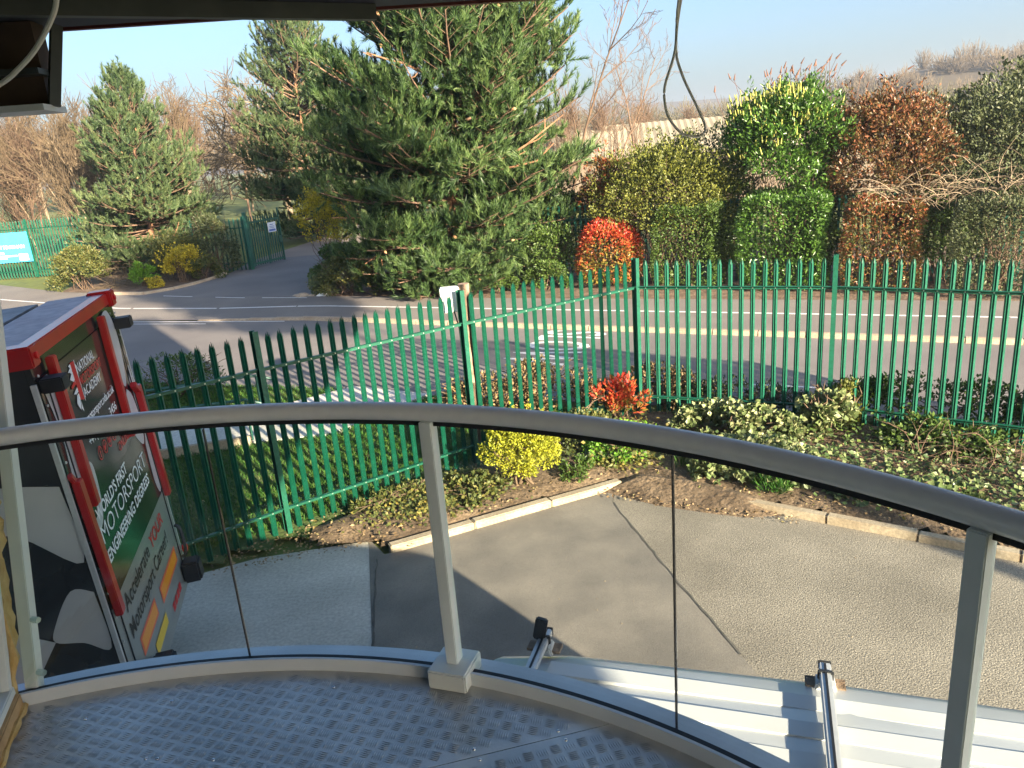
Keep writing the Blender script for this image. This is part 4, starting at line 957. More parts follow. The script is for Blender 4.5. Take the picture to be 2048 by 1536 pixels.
for k in range(5):                                          # row of round icons
    cy, cz = .72 + k * .135, -.925; ring_ = []
    V = []; Fc = []; n = 22
    for i in range(n):
        a = 2 * math.pi * i / n; V += [(TX, cy + .052 * math.cos(a), cz + .052 * math.sin(a)), (TX, cy + .042 * math.cos(a), cz + .042 * math.sin(a))]
    Fc = [(2 * i, (2 * i + 2) % (2 * n), (2 * i + 3) % (2 * n), 2 * i + 1) for i in range(n)]
    ic = mk('icon_ring', np.array(V), Fc, RD, trl)
    g = [[(-.012, -.03), (.004, -.03), (.004, .0), (.018, .0), (.018, .012), (.004, .012), (.006, .026), (.02, .028), (.02, .036), (-.004, .034), (-.012, .02)],
         [(-.03, -.02), (.0, -.024), (.024, 0), (.03, .022), (.012, .024), (-.004, .006), (-.03, .018)], [(-.026, -.02), (.026, -.02), (.026, .02), (-.026, .02)],
         [(-.028, -.022), (-.014, -.022), (-.014, .01), (.0, .01), (.01, -.022), (.026, -.022), (.024, .012), (.008, .024), (-.028, .012)], [(-.02, -.024), (.026, 0), (-.02, .024)]][k]
    mk('icon_mark', np.array([(TX, cy + a, cz + b) for a, b in g]), [tuple(range(len(g)))], RD, ic)
# flag fragment
fl = rear('flag_panel', [(.655, -.50), (.735, -.52), (.735, -.24), (.655, -.235)], .0092, RD)
for pts in ([(.56, -.33), (.65, -.375), (.65, -.325), (.62, -.30)], [(.56, -.28), (.60, -.29), (.65, -.335), (.65, -.30), (.63, -.262)], [(.60, -.245), (.65, -.24), (.65, -.29)],
            [(.55, -.43), (.65, -.405), (.65, -.44), (.60, -.445)], [(.56, -.50), (.60, -.455), (.65, -.45), (.65, -.49), (.60, -.56)], [(.62, -.55), (.65, -.505), (.65, -.585)]):
    rear('flag_stripe', pts, TX, W_, fl)
rear('flag_edge', [(.735, -.53), (.745, -.535), (.745, -.235), (.735, -.235)], TX, W_, fl)
rear('flag_bar', [(.545, -.395), (.655, -.385), (.655, -.35), (.545, -.375)], TX, RD, fl)
for y in (.145, 1.995): mb = MB(); mb.box((.0125, y, -TH / 2 - .02), (.006, .012, TH - .42)); mb.build('door_seal', M['black_rubber'], trl)
rv = None
for y in (.05, TW - .05):
    for k in range(14):
        if rv is None: rv = MB().tube([(0, 0, 0), (.006, 0, 0), (.009, 0, 0)], [.010, .009, .004], 8).build('rivet', M['alu'], trl, smooth=True); o = rv
        else: o = inst(rv, trl)
        o.location = (.009, y, -.16 - k * .19)
# reflectors, buffers, plate, stickers, latch
for y0, y1, z in ((.36, .93, -2.33), (1.12, 1.86, -2.36)):
    rf = rear('reflector', [(y0, z - .075), (y1, z - .075), (y1, z + .075), (y0, z + .075)], TX, M['refl_border']); rear('reflector_face', [(y0 + .03, z - .05), (y1 - .03, z - .05), (y1 - .03, z + .05), (y0 + .03, z + .05)], TX + .002, M['orange_refl'], rf)
for y in (.46, 1.95): MB().box((.09, y, -2.60), (.16, .17, .20)).build('rubber_buffer', M['black_rubber'], trl, bevel=.02)
rear('number_plate', [(.64, -2.60), (1.1, -2.60), (1.1, -2.50), (.64, -2.50)], .012, M['yellow_plate'])
for k in range(4): rear('marker_tape', [(1.34 + k * .105, -2.66), (1.425 + k * .105, -2.66), (1.425 + k * .105, -2.585), (1.34 + k * .105, -2.585)], TX, RD)
MB().tube(smooth([(.03, 2.0, -2.15), (.07, 1.99, -2.2), (.07, 1.97, -2.42), (.03, 1.96, -2.46)], 4), .016, 8).build('latch', M['black_plastic'], trl, smooth=True)
MB().tube([(.02, 2.10, -2.44), (.06, 2.10, -2.44)], .035, 12).build('tail_lamp', M['print_red'], trl, smooth=True)
# near side: wavy flag checks
def side(name, pts, m, yy=-.003): return mk(name, np.array([(p[0], yy, p[1]) for p in pts]), [tuple(range(len(pts)))], m, trl)
mb = MB(); mb.box((-TL / 2, .008, -TH / 2 - .05), (TL - .08, .008, TH - .1)); mb.build('side_panel', M['black_vinyl'], trl)
for pts in ([(-.05, -.86), (-.35, -.80), (-.75, -.78), (-.85, -1.0), (-.62, -1.08), (-.36, -1.14), (-.05, -1.40), (-.05, -.86)],
            [(-1.0, -.30), (-.7, -.42), (-.55, -.60), (-.72, -.78), (-1.25, -.70), (-1.45, -.5), (-1.0, -.30)],
            [(-.05, -1.62), (-.18, -1.58), (-.33, -1.80), (-.36, -1.92), (-.2, -1.97), (-.05, -2.05), (-.05, -1.62)],
            [(-.36, -1.92), (-.60, -1.78), (-.86, -1.70), (-1.0, -1.95), (-.84, -2.2), (-.62, -2.32), (-.5, -2.12), (-.36, -1.92)],
            [(-1.05, -1.02), (-1.6, -.92), (-1.7, -1.3), (-1.2, -1.42), (-1.05, -1.02)], [(-1.5, -1.75), (-2.1, -1.6), (-2.2, -2.0), (-1.6, -2.1), (-1.5, -1.75)],
            [(-1.9, -.3), (-2.5, -.25), (-2.6, -.6), (-2.0, -.7), (-1.9, -.3)], [(-2.3, -.98), (-2.9, -.9), (-3.0, -1.3), (-2.4, -1.4), (-2.3, -.98)]):
    side('flag_check', curve_poly(pts), M['white_vinyl'])
side('skirt_panel', [(-.03, -2.30), (-.35, -2.33), (-.62, -2.34), (-6.1, -2.34), (-6.1, -2.74), (-.03, -2.74)], M['silver_vinyl'], -.006)
mb = MB(); mb.box((-.55, -.012, -2.53), (.03, .012, .38)); mb.build('skirt_joint', M['black_plastic'], trl)
for x in (-2.9, -3.8):
    for y in (.12, TW - .12):
        wv = MB().tube([(x, y - .1, -2.76 - .12), (x, y + .1, -2.76 - .12)], .33, 20).build('wheel', M['tyre'], trl, smooth=True); MB().tube([(x, y - .11, -2.88), (x, y + .11, -2.88)], .17, 14).build('hub', M['hub'], wv, smooth=True)
for x in (-.6, -5.6):
    for y in (.2, TW - .2): mb = MB(); mb.box((x, y, -3.0), (.09, .09, .50)); mb.box((x, y, -3.225), (.2, .2, .03)); mb.build('prop_leg', M['purlin'], trl)

# ================================================================== TREES
big_prof = lambda f: (np.interp(f, [0, .08, .25, .45, .6, .75, .88, 1], [.48, .70, .98, .98, .84, .60, .35, .08]))
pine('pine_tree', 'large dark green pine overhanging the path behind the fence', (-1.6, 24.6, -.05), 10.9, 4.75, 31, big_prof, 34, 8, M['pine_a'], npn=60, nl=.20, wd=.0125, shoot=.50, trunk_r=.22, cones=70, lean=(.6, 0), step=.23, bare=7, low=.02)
pine('pine_tree', 'slender grey-green pine rising behind the left side of the large pine', (-10.3, 44.5, 0), 11.5, 4.3, 32, lambda f: np.interp(f, [0, .15, .4, .7, .88, 1], [.75, 1, .95, .72, .5, .2]), 28, 7, M['pine_b'], npn=56, nl=.17, wd=.013, shoot=.42, trunk_r=.14, cones=8, step=.27)
pine('pine_tree', 'dense conical pine standing beside the side road at the left', (-15.5, 35.2, 0), 8.1, 3.1, 33, lambda f: np.interp(f, [0, .1, .3, .55, .8, 1], [.8, .98, 1, .78, .45, .1]), 30, 7, M['pine_b'], npn=54, nl=.17, wd=.014, shoot=.40, trunk_r=.15, cones=10, step=.26, bare=2)
# tall pine outside the view whose crown shades the side road
pine('pine_tree', 'tall bare-stemmed pine behind the building whose crown shades the side road', (13.0, -6.2, 0), 13.6, 4.7, 34, lambda f: np.interp(f, [0, .70, .8, .9, 1], [.35, .8, 1, .8, .2]), 14, 8, M['pine_a'], npn=44, nl=.24, wd=.024, shoot=.55, trunk_r=.2, step=.42, low=.68)
# ---- bare trees
def bare(seed, h, spread, tr_, mt_, kids, nlev=4, rmin=.012, **k):
    r = np.random.default_rng(seed); s = branch_tree(r, h, spread, nlev, tr_, kids, **k)
    V, Fc = segs_mesh(s, (0, 1), rmin * 1.5, 5); V2, F2 = segs_mesh(s, tuple(range(2, nlev)), rmin, 3)
    return V, Fc, V2, F2, mt_
protos = {}
def place_bare(key, name, label, loc, sc_=1, rz=0, group=None):
    t = thing(name, label, 'tree', loc, rz, group); t.scale = (sc_,) * 3
    if key not in protos or not isinstance(protos[key], list):
        V, Fc, V2, F2, mt_ = protos[key]
        a = mk('trunk', V, Fc, M['twig_pale'] if mt_ is M['twig_brown'] else mt_, t); b = mk('crown', V2, F2, mt_, t); protos[key] = [a, b]
    else:
        for o in protos[key]: inst(o, t)
    return t
protos['scrub1'] = bare(51, 6.4, .95, .07, M['twig_brown'], (12, 9, 7), 4, .0135, first=.08, upb=.75, ratio=.62, ang=(18, 42))
protos['scrub2'] = bare(52, 6.0, 1.0, .07, M['twig_red'], (12, 9, 7), 4, .0135, first=.08, upb=.7, ratio=.62, ang=(20, 45))
protos['tree1'] = bare(53, 9.5, .9, .13, M['twig_brown'], (12, 9, 7), 4, .017, first=.2, upb=.45, ratio=.5, ang=(28, 55))
protos['tree2'] = bare(54, 9.0, 1.0, .13, M['twig_red'], (12, 9, 7), 4, .017, first=.2, upb=.5, ratio=.5, ang=(28, 55))
protos['birch'] = bare(55, 9.8, .8, .075, M['twig_red'], (10, 6, 5), 4, .0085, first=.22, upb=.75, ratio=.42, ang=(24, 46))
protos['willow'] = bare(56, 6.0, 1.25, .16, M['twig_brown'], (12, 10, 8), 4, .02, first=.18, upb=.15, ratio=.62, ang=(30, 70))
G1 = 'bare scrub trees behind the far left fence'
r = np.random.default_rng(61)
scr = [(-30.5, 43), (-28.2, 41.5), (-26.2, 43.5), (-24.2, 41.2), (-22.3, 43.8), (-20.4, 41.6), (-18.6, 43.2), (-25.2, 47), (-21.4, 47.5), (-29, 48), (-18.5, 48), (-17.2, 45.5), (-23.1, 39.6), (-20.0, 38.9), (-26.3, 39.4), (-18.2, 39.2)]
ORD = ['leftmost', 'second from left', 'third from left', 'fourth from left', 'fifth from left', 'sixth from left', 'seventh from left', 'eighth from left', 'ninth from left', 'tenth from left']
def rows(P, cuts, names):
    out = {}
    for k, nm in enumerate(names):
        row = sorted([p for p in P if cuts[k] <= p[1] < cuts[k + 1]])
        for j, p in enumerate(row): out[p] = (ORD[j] if j < len(row) - 1 else 'rightmost', nm)
    return out
lab = rows(scr, (0, 40.5, 44.5, 99), ('front thicket row above the blue board', 'middle thicket row above the blue board', 'back thicket row above the blue board'))
for i, (x, y) in enumerate(scr):
    place_bare('scrub1' if i % 2 else 'scrub2', 'scrub_tree', ('brown' if i % 2 else 'reddish') + ' leafless scrub tree, %s in the %s' % lab[(x, y)], (x, y, 0), r.uniform(.78, .98), r.uniform(0, 6.3), G1)
G2 = 'bare park trees beyond the gate'
PT = [(-20, 64, 1.1), (-26, 66, 1.15), (-32, 70, 1.2), (-38, 66, 1.15), (-15.5, 76, 1.2), (-24, 78, 1.25), (-34, 82, 1.3), (-44, 78, 1.3), (-10, 82, 1.2), (-29, 60, 1.0), (-41, 60, 1.1), (-19, 84, 1.3), (-5, 86, 1.2), (2, 84, 1.15), (-48, 66, 1.2), (-22, 57, .95)]
lab = rows([(p[0], p[1]) for p in PT], (0, 63, 72, 80, 99), ('nearest row of park trees behind the left pine', 'second row of park trees behind the left pine', 'third row of park trees behind the left pine', 'farthest row of park trees behind the left pine'))
for i, (x, y, s) in enumerate(PT):
    place_bare('tree1' if i % 3 else 'tree2', 'park_tree', 'leafless tree, %s in the %s' % lab[(x, y)], (x, y, 0), s * .78, r.uniform(0, 6.3), G2)
place_bare('willow', 'park_tree', 'rounded golden-brown leafless tree between the two pines beyond the gate', (-16.2, 62, 0), 1.5, 1.0)
place_bare('willow', 'park_tree', 'low spreading leafless tree on the park lawn right above the gate', (-16.5, 74, 0), 1.2, 2.3)
for i, (x, y, s, lb) in enumerate([(3.0, 33.5, 1.02, 'tall thin leafless birch just right of the large pine'), (4.6, 36.5, .85, 'slim reddish leafless birch second right of the large pine'), (7.2, 41, .9, 'fine reddish leafless birch left of the hanging cable loop'), (1.6, 38, 1.0, 'leafless birch partly hidden behind the large pine'), (9.0, 48, .75, 'low reddish leafless birch behind the hanging cable loop')]):
    place_bare('birch', 'birch_tree', lb, (x, y, 0), s, 1.3 * i)
for i, (x, y, s) in enumerate([(4.5, 50, .8), (7.5, 54, .8), (11, 56, .75), (14.5, 58, .7), (0.5, 52, .85), (-2, 56, .9)]):
    place_bare('scrub2', 'scrub_tree', 'low reddish leafless scrub, %s of those behind the shed roof' % (['leftmost', 'second from left', 'third from left', 'fourth from left', 'fifth from left', 'rightmost'][sorted([4.5, 7.5, 11, 14.5, .5, -2]).index(x)]), (x, y, 0), s, i, 'reddish scrub beyond the shed')
place_bare('tree1', 'park_tree', 'leafless tree poking in at the top right corner', (18.3, 24.2, 0), .72, .4)

# shed with a pale sheeted roof beyond the hedges
shed = thing('shed', 'low shed with weathered beige sheeted roof behind the hedge tops', 'building', (14, 51, 0), R(-8))
MB().box((0, 3, 1.5), (20, 12, 3.0)).build('wall', M['brick'], shed)
mb = MB(); V = []; n = 100
for i in range(n + 1):
    x = -10.4 + 20.8 * i / n; d = .05 * (i % 2); V += [(x, -3.6, 2.95 + d), (x, 3, 5.0 + d), (x, 9.6, 2.95 + d)]
mb.add(V, [(i * 3 + k, i * 3 + 3 + k, i * 3 + 4 + k, i * 3 + 1 + k) for i in range(n) for k in (0, 1)]); mb.build('roof', M['roof_sheet'], shed)

# ================================================================== CLIPPED AND LOOSE HEDGE SHRUBS ALONG THE PATH
HR = R(-26)
shrub('laurel_hedge', 'clipped bright green laurel block under the flowering laurel', 'hedge', (7.5, 20.6, 0), (1.04, .80, 1.22), 'box', 13000, .105, .045, M['laurel'], HR, 71, up=.2)
shrub('photinia_hedge', 'clipped red and green photinia block right of the laurel block', 'hedge', (9.55, 19.35, 0), (.84, .76, 1.10), 'box', 10000, .095, .04, M['photinia'], HR, 72, up=.2, top=.15)
shrub('grey_hedge', 'clipped grey-green fine-leaved block at the right edge', 'hedge', (11.75, 17.75, 0), (1.12, .76, 1.10), 'box', 11000, .075, .04, M['greygreen'], HR, 73, up=.2)
shrub('box_hedge', 'clipped small-leaved green block between red dome and laurel', 'hedge', (5.25, 21.75, 0), (.86, .76, 1.14), 'box', 10500, .075, .042, M['midgreen'], HR, 74, up=.2)
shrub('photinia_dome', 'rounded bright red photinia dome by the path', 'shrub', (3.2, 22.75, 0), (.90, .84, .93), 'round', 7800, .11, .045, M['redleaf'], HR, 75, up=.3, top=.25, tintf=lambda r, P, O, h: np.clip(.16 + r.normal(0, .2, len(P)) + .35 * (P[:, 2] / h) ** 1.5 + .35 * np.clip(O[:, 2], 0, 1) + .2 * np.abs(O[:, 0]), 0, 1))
t = shrub('laurel_tree', 'tall loose laurel with pale flower spikes above the clipped laurel', 'shrub', (7.75, 21.3, 0), (1.68, 1.2, 1.72), 'blob', 19000, .135, .055, M['laurel'], HR, 76, clumps=75, z0=1.8, nstem=20)
r = np.random.default_rng(77)
P, O = shrub_geo(r, (1.62, 1.2, 1.5), 'blob', 900, 45); k = (O[:, 2] > -.1) & (O[:, 1] < .4); P = P[k] + O[k] * .08; P[:, 2] += 2.2
D = nrm(O[k] * .4 + np.array([0, 0, 1.0]) + rdir(r, len(P)) * .25); V, Fc = tubes(P, P + D * r.uniform(.12, .22, len(P))[:, None], .022, .008, 4)
mk('flower_spike', V, Fc, M['flowerspike'], t, tint=r.uniform(0, 1, len(V)))['kind'] = 'stuff'
shrub('photinia_tree', 'tall bronze-red loose photinia behind the clipped photinia', 'shrub', (9.95, 20.3, 0), (1.62, 1.1, 1.85), 'blob', 19000, .115, .045, M['photinia_brown'], HR, 78, clumps=80, z0=1.15, top=.14, nstem=24)
shrub('evergreen_shrub', 'tall dull green evergreen shrub at the right edge', 'shrub', (12.6, 20.0, 0), (2.1, 1.3, 2.25), 'blob', 15000, .12, .055, M['greygreen'], HR, 79, clumps=100, z0=.5, nstem=26)
shrub('evergreen_shrub', 'grey-green leafy shrub behind the evergreen at the right edge', 'shrub', (14.8, 21.6, 0), (2.2, 1.4, 2.6), 'blob', 11000, .13, .06, M['greygreen'], HR, 80, clumps=80, z0=.2, nstem=20)
shrub('yellow_shrub', 'loose yellow-green twiggy shrub above the small-leaved block', 'shrub', (4.7, 22.4, 0), (2.15, 1.0, 1.75), 'blob', 17000, .085, .05, M['yellowgreen'], HR, 81, clumps=130, z0=.55, nstem=40)
shrub('cotoneaster', 'dark grey-green shrub behind the loose yellow-green shrub', 'shrub', (6.1, 24.6, 0), (2.1, 1.1, 2.0), 'blob', 11000, .10, .05, M['greygreen'], HR, 82, clumps=80, z0=.2, nstem=30)
shrub('photinia_column', 'narrow reddish photinia between the large pine and the loose shrubs', 'shrub', (3.2, 24.0, 0), (.65, .6, 1.8), 'blob', 4200, .12, .055, M['photinia'], HR, 83, clumps=40, z0=.3, top=.2, nstem=10)
t = shrub('buddleia', 'open buddleia with dry brown flower spikes against the sky', 'shrub', (8.9, 23.4, 0), (1.5, 1.0, .95), 'blob', 1500, .12, .03, M['greygreen'], HR, 84, clumps=40, z0=3.7, nstem=46)
r = np.random.default_rng(85); A = []; B = []
for i in range(42):
    b = np.array([r.normal(0, .75), r.normal(0, .4), 4.6 + r.uniform(0, .8)]); d = nrm(np.array([r.normal(0, .35) + b[0] * .25, r.normal(0, .3), 1.0])); e = b + d * r.uniform(.25, .6)
    A += [b - d * .9, e]; B += [e, e + nrm(d + np.array([.4, 0, -.1])) * .19]
V, Fc = tubes(A, B, np.array([.007, .030] * 42), np.array([.006, .008] * 42), 4); mk('flower_spike', V, Fc, M['spike'], t, tint=r.uniform(0, 1, len(V)))['kind'] = 'stuff'
for i, (x, y, a, h_, mm, lb) in enumerate([(6.5, 22.6, .95, 1.55, 'midgreen', 'dark green filler shrub between the small-leaved and laurel blocks'), (8.75, 21.5, .9, 1.35, 'laurel', 'green filler shrub between the flowering laurel and the bronze photinia'), (10.9, 20.3, 1.0, 1.3, 'photinia_brown', 'bronze filler shrub right of the tall photinia'),
        (12.3, 18.9, 1.3, 1.25, 'greygreen', 'dull green mass above the grey-green block'), (2.0, 25.3, 1.1, 1.3, 'midgreen', 'dark shrub behind the red dome'), (1.35, 24.0, 1.25, .95, 'midgreen', 'dark bush between the large pine and the red dome'), (11.1, 19.4, .8, 1.15, 'midgreen', 'bush added to darken the gap between photinia and grey-green blocks'), (8.5, 20.9, .6, .95, 'midgreen', 'bush added to darken the gap between laurel and photinia blocks'), (6.25, 21.9, .6, .95, 'midgreen', 'bush added to darken the gap left of the laurel block'), (4.3, 24.3, 1.5, 1.75, 'yellowgreen', 'loose green shrub rising behind the yellow-green shrub'), (14.3, 18.2, 1.4, 1.9, 'greygreen', 'dull green evergreen beyond the right edge')]):  # bushes in the gaps are added so the hedge gaps read dark
    shrub('filler_shrub', lb, 'shrub', (x, y, 0), (a, .8, h_), 'blob', 5200, .10, .048, M[mm], HR, 400 + i, clumps=60, z0=.35 if h_ > 1.2 else 0, nstem=16)
# leafless tangle in front of the evergreen
def tangle(name, label, loc, rad, n, seed, m, cat='shrub', rr=.010, arch=.5):
    r = np.random.default_rng(seed); t = thing(name, label, cat, loc, HR); A, B, ra, rb = [], [], [], []
    for i in range(n):
        p = np.array([r.uniform(-1, 1) * rad[0], r.uniform(-1, 1) * rad[1], r.uniform(0, .7) * rad[2]]); d = nrm(np.array([r.normal(0, 1), r.normal(0, .5) - .2, abs(r.normal(0, .7)) + .1])); L = r.uniform(.4, 1.1) * rad[0] * .7
        for k in range(6):
            q = p + d * L / 6; q[2] = max(q[2], .01); A.append(p); B.append(q); ra.append(rr * (1 - k / 7)); rb.append(rr * (1 - (k + 1) / 7)); p = q; d = nrm(d + np.array([0, 0, -arch * .45]) + r.normal(0, .14, 3))
    V, Fc = tubes(A, B, np.array(ra), np.array(rb), 3); mk('branch', V, Fc, m, t)['kind'] = 'stuff'; return t
tangle('bramble', 'tangle of bare arching stems above the grey-green block', (11.4, 18.6, 2.0), (1.9, .6, .9), 170, 86, M['twig_pale'], rr=.014)
# low shrubs under the big pine and by the gate
shrub('gate_bush', 'rounded variegated bush on the corner right of the gate', 'shrub', (-5.0, 24.75, 0), (1.4, .8, .80), 'dome', 7000, .085, .05, M['olive'], HR, 87, clumps=40, nstem=10)
shrub('forsythia', 'yellow flowering shrub left of the large pine', 'shrub', (-6.5, 29.3, 0), (1.05, .7, 1.25), 'blob', 4200, .085, .06, M['yellow_flower'], 0, 88, clumps=30, z0=.75, nstem=14)
shrub('dark_bush', 'dark green bush behind the gate-corner bush', 'shrub', (-5.6, 27.6, 0), (1.3, .8, .85), 'dome', 3600, .10, .05, M['midgreen'], 0, 89, clumps=26)
for i, (x, y, a, lb) in enumerate([(-2.9, 24.1, .75, 'low green bush left of the large pine trunk'), (-.2, 23.0, .7, 'low green bush right of the large pine trunk'), (1.3, 22.9, .8, 'dark low bush between the pine and the red dome'), (-1.6, 23.6, .45, 'small bright bush at the foot of the large pine')]):
    shrub('low_bush', lb, 'shrub', (x, y, 0), (a, .55, a * .62), 'dome', 2600, .085, .045, M['midgreen' if i != 3 else 'bright'], HR, 90 + i, clumps=22, nstem=8)
# left corner bed
shrub('cotoneaster', 'wide olive and yellow bush beside the blue board', 'shrub', (-16.9, 31.2, 0), (1.35, .9, 1.02), 'dome', 6500, .10, .055, M['olive'], R(-15), 95, clumps=36)
tangle('bramble', 'brown leafless bramble between the wide bush and the bright conifer', (-15.3, 31.0, 0), (.75, .6, 1.2), 110, 96, M['twig_brown'], rr=.016)
shrub('dwarf_conifer', 'small bright green conifer at the kerb of the side road', 'shrub', (-14.15, 30.7, 0), (.5, .45, .62), 'dome', 2200, .10, .04, M['bright'], 0, 97, clumps=20, up=.9)
shrub('forsythia', 'yellow flowering bush under the left pine', 'shrub', (-12.75, 30.9, 0), (.95, .6, .75), 'blob', 3200, .085, .055, M['yellow_flower'], 0, 98, clumps=26)
shrub('forsythia', 'low yellow bush next to the bright conifer', 'shrub', (-13.6, 30.0, 0), (.4, .35, .28), 'dome', 900, .07, .05, M['yellow_flower'], 0, 99, clumps=12, nstem=6)
shrub('green_bush', 'green bush under the left pine', 'shrub', (-13.3, 31.9, 0), (1.2, .7, .95), 'blob', 3600, .10, .05, M['olive'], 0, 100, clumps=28)
shrub('ivy_mound', 'grey-green ivy mound left of the open gate', 'shrub', (-11.9, 32.4, 0), (1.05, .8, 1.55), 'dome', 6500, .085, .05, M['greygreen'], 0, 101, clumps=34)
shrub('ivy_mound', 'low olive ivy spilling over the kerb by the gate', 'shrub', (-11.85, 31.0, 0), (.7, .6, .75), 'dome', 3000, .085, .05, M['olive'], 0, 102, clumps=22, nstem=8)
rk = thing('rubble', 'pale stones and a plastic bag by the gate-corner bush', 'rubble', (-6.55, 24.9, 0))
for i, (x, y, s) in enumerate([(0, 0, .22), (.35, -.1, .16), (-.25, .2, .14), (.7, -.25, .2)]):
    mb = MB().tube([(x, y, .0), (x, y, s * .4), (x, y, s * .75)], [s, s * 1.1, s * .5], 7); mb.build('stone', M['kerb'] if i < 3 else M['white_paint'], rk, bevel=.0)

# ================================================================== NEAR PLANTING
shrub('golden_bush', 'bright yellow-green golden bush in the bed by the kerb', 'shrub', (.06, 8.95, .08), (.46, .38, .50), 'blob', 12000, .038, .022, M['golden'], 0, 201, clumps=90, nstem=16)
shrub('red_photinia', 'young red-leaved photinia at the corner post of the near fence', 'shrub', (1.58, 10.88, .08), (.42, .26, .36), 'blob', 900, .095, .036, M['redleaf'], 0, 202, clumps=18, nstem=12, up=.9, z0=.0, tintf=lambda r, P, O, h: np.clip(.25 + r.normal(0, .2, len(P)) + .6 * P[:, 2] / h, 0, 1))
def hug(name, label, loc, rad, n, L, W, m, seed, rz=0, cl=30, cat='plant', up=.3, tintf=None, nst=10, group=None):
    return shrub(name, label, cat, loc, rad, 'dome', n, L, W, m, rz, seed, group, clumps=cl, nstem=nst, up=up, tintf=tintf)
FRZ = R(-30)
hug('variegated_ivy', 'cream and green variegated ivy spreading over the kerb in the middle of the bed', (2.95, 8.75, .10), (1.05, .62, .20), 3000, .075, .072, M['ivy_cream'], 203, FRZ, 46)
hug('variegated_ivy', 'pale variegated ivy along the foot of the right fence', (3.05, 9.95, .10), (1.05, .42, .26), 2600, .075, .075, M['ivy_cream'], 204, FRZ, 40)
hug('variegated_ivy', 'cream variegated ivy climbing the double post of the right fence', (4.25, 9.80, .08), (.38, .32, .42), 1300, .085, .08, M['ivy_cream'], 205, FRZ, 22)
hug('variegated_ivy', 'sparse variegated ivy straggling to the right along the kerb', (4.25, 7.75, .08), (.95, .40, .13), 900, .075, .07, M['ivy'], 206, FRZ, 30)
hug('evergreen_groundcover', 'glossy dark green shrubs behind the right fence', (5.75, 9.85, .05), (1.75, .38, .42), 4200, .075, .045, M['midgreen'], 207, R(-35), 60)
hug('evergreen_groundcover', 'green shrubs in front of the foot of the right fence', (5.35, 8.95, .05), (.85, .36, .28), 2000, .07, .045, M['midgreen'], 208, R(-35), 36)
hug('euonymus', 'small yellow-green shrub beside the double fence post', (4.62, 10.0, .05), (.26, .22, .46), 800, .05, .03, M['yellowgreen'], 209, 0, 16, up=.9)
hug('dark_groundcover', 'dull green shrubs behind the middle of the right fence', (3.45, 11.05, .05), (1.2, .30, .30), 2400, .06, .035, M['greygreen'], 210, R(-24), 40)
hug('green_groundcover', 'fresh green low plants right of the golden bush', (1.45, 9.55, .08), (.62, .42, .28), 2400, .055, .035, M['bright'], 211, 0, 40)
hug('green_groundcover', 'olive mixed plants at the foot of the fence behind the golden bush', (.75, 10.0, .08), (.85, .35, .32), 2400, .055, .035, M['olive'], 212, R(34), 36)
hug('green_groundcover', 'small dark green plant tucked right of the golden bush', (.72, 9.02, .08), (.24, .2, .17), 700, .06, .028, M['midgreen'], 213, 0, 14)
hug('weed_patch', 'straggling weeds and ivy on the bare soil left of the golden bush', (-.62, 8.75, .10), (.60, .42, .10), 900, .06, .045, M['olive'], 214, R(30), 34)
hug('weed_patch', 'thin weeds along the foot of the left fence', (-1.45, 8.85, .08), (.95, .16, .10), 900, .06, .03, M['olive'], 215, R(35), 30)
hug('grass_tuft', 'rough green grass tuft among the ivy', (3.05, 8.25, .08), (.34, .2, .14), 900, .16, .012, M['grassblade'], 216, 0, 14, up=1.6)
tangle('bare_twigs', 'reddish-brown bare twigs in the bed near the right edge', (5.35, 8.35, .10), (.85, .45, .35), 130, 217, M['twig_red'], rr=.006)
tangle('bare_twigs', 'dry brown stalks between golden bush and red photinia', (1.1, 10.05, .10), (.4, .25, .40), 70, 218, M['twig_brown'], rr=.005, arch=.1)
hug('brown_hedge', 'low hedge of dead brown and green leaves behind the left fence', (.05, 11.75, .02), (1.75, .42, .50), 6500, .062, .04, M['deadhedge'], 219, R(20), 70)
hug('brown_hedge', 'brown and green low hedge behind the corner post', (2.35, 11.75, .02), (.75, .34, .42), 2600, .062, .04, M['deadhedge'], 220, R(-20), 36)
hug('dark_shrub', 'dark twiggy shrub on the verge behind the left end of the fence', (-6.3, 14.2, .02), (1.15, .5, .55), 2000, .06, .03, M['midgreen'], 221, R(-20), 34)
tangle('bare_twigs', 'grey bare twigs standing on the verge behind the trailer end of the fence', (-7.2, 13.9, .02), (.8, .4, .8), 110, 222, M['twig_brown'], rr=.008, arch=.1)
# daffodils
def daffodil(label, loc, seed):
    r = np.random.default_rng(seed); t = thing('daffodil', label, 'flower', loc, 0, None)
    P = np.zeros((14, 3)); P[:, :2] = r.normal(0, .02, (14, 2)); D = nrm(np.stack([r.normal(0, .25, 14), r.normal(0, .25, 14), np.ones(14)], 1))
    V, Fc, tt = leaves(P, D, rdir(r, 14), r.uniform(.2, .3, 14), .016, r.uniform(.2, .7, 14), .1); mk('leaf', V, Fc, M['grassblade'], t, tint=tt)['kind'] = 'stuff'
    MB().tube([(0, 0, 0), (.01, -.01, .2), (.02, -.03, .29)], .004, 5).build('stalk', M['bright_flat'], t)
    a = np.linspace(0, 2 * math.pi, 7)[:-1]; P = np.tile([.02, -.035, .295], (6, 1)); D = np.stack([np.cos(a), -.25 * np.ones(6), np.sin(a)], 1)
    V, Fc, tt = leaves(P, D, np.tile([0, -1., .2], (6, 1)), .05, .032, np.full(6, .9), .1); fl = mk('flower', V, Fc, M['yellow_flower'], t, tint=tt)
    MB().tube([(.02, -.035, .295), (.02, -.065, .297)], [.010, .018], 10, cap=False).build('trumpet', M['yellow_plate'], fl, smooth=True)
M['bright_flat'] = mat('stalk_green', (.08, .17, .03), rough=.6)
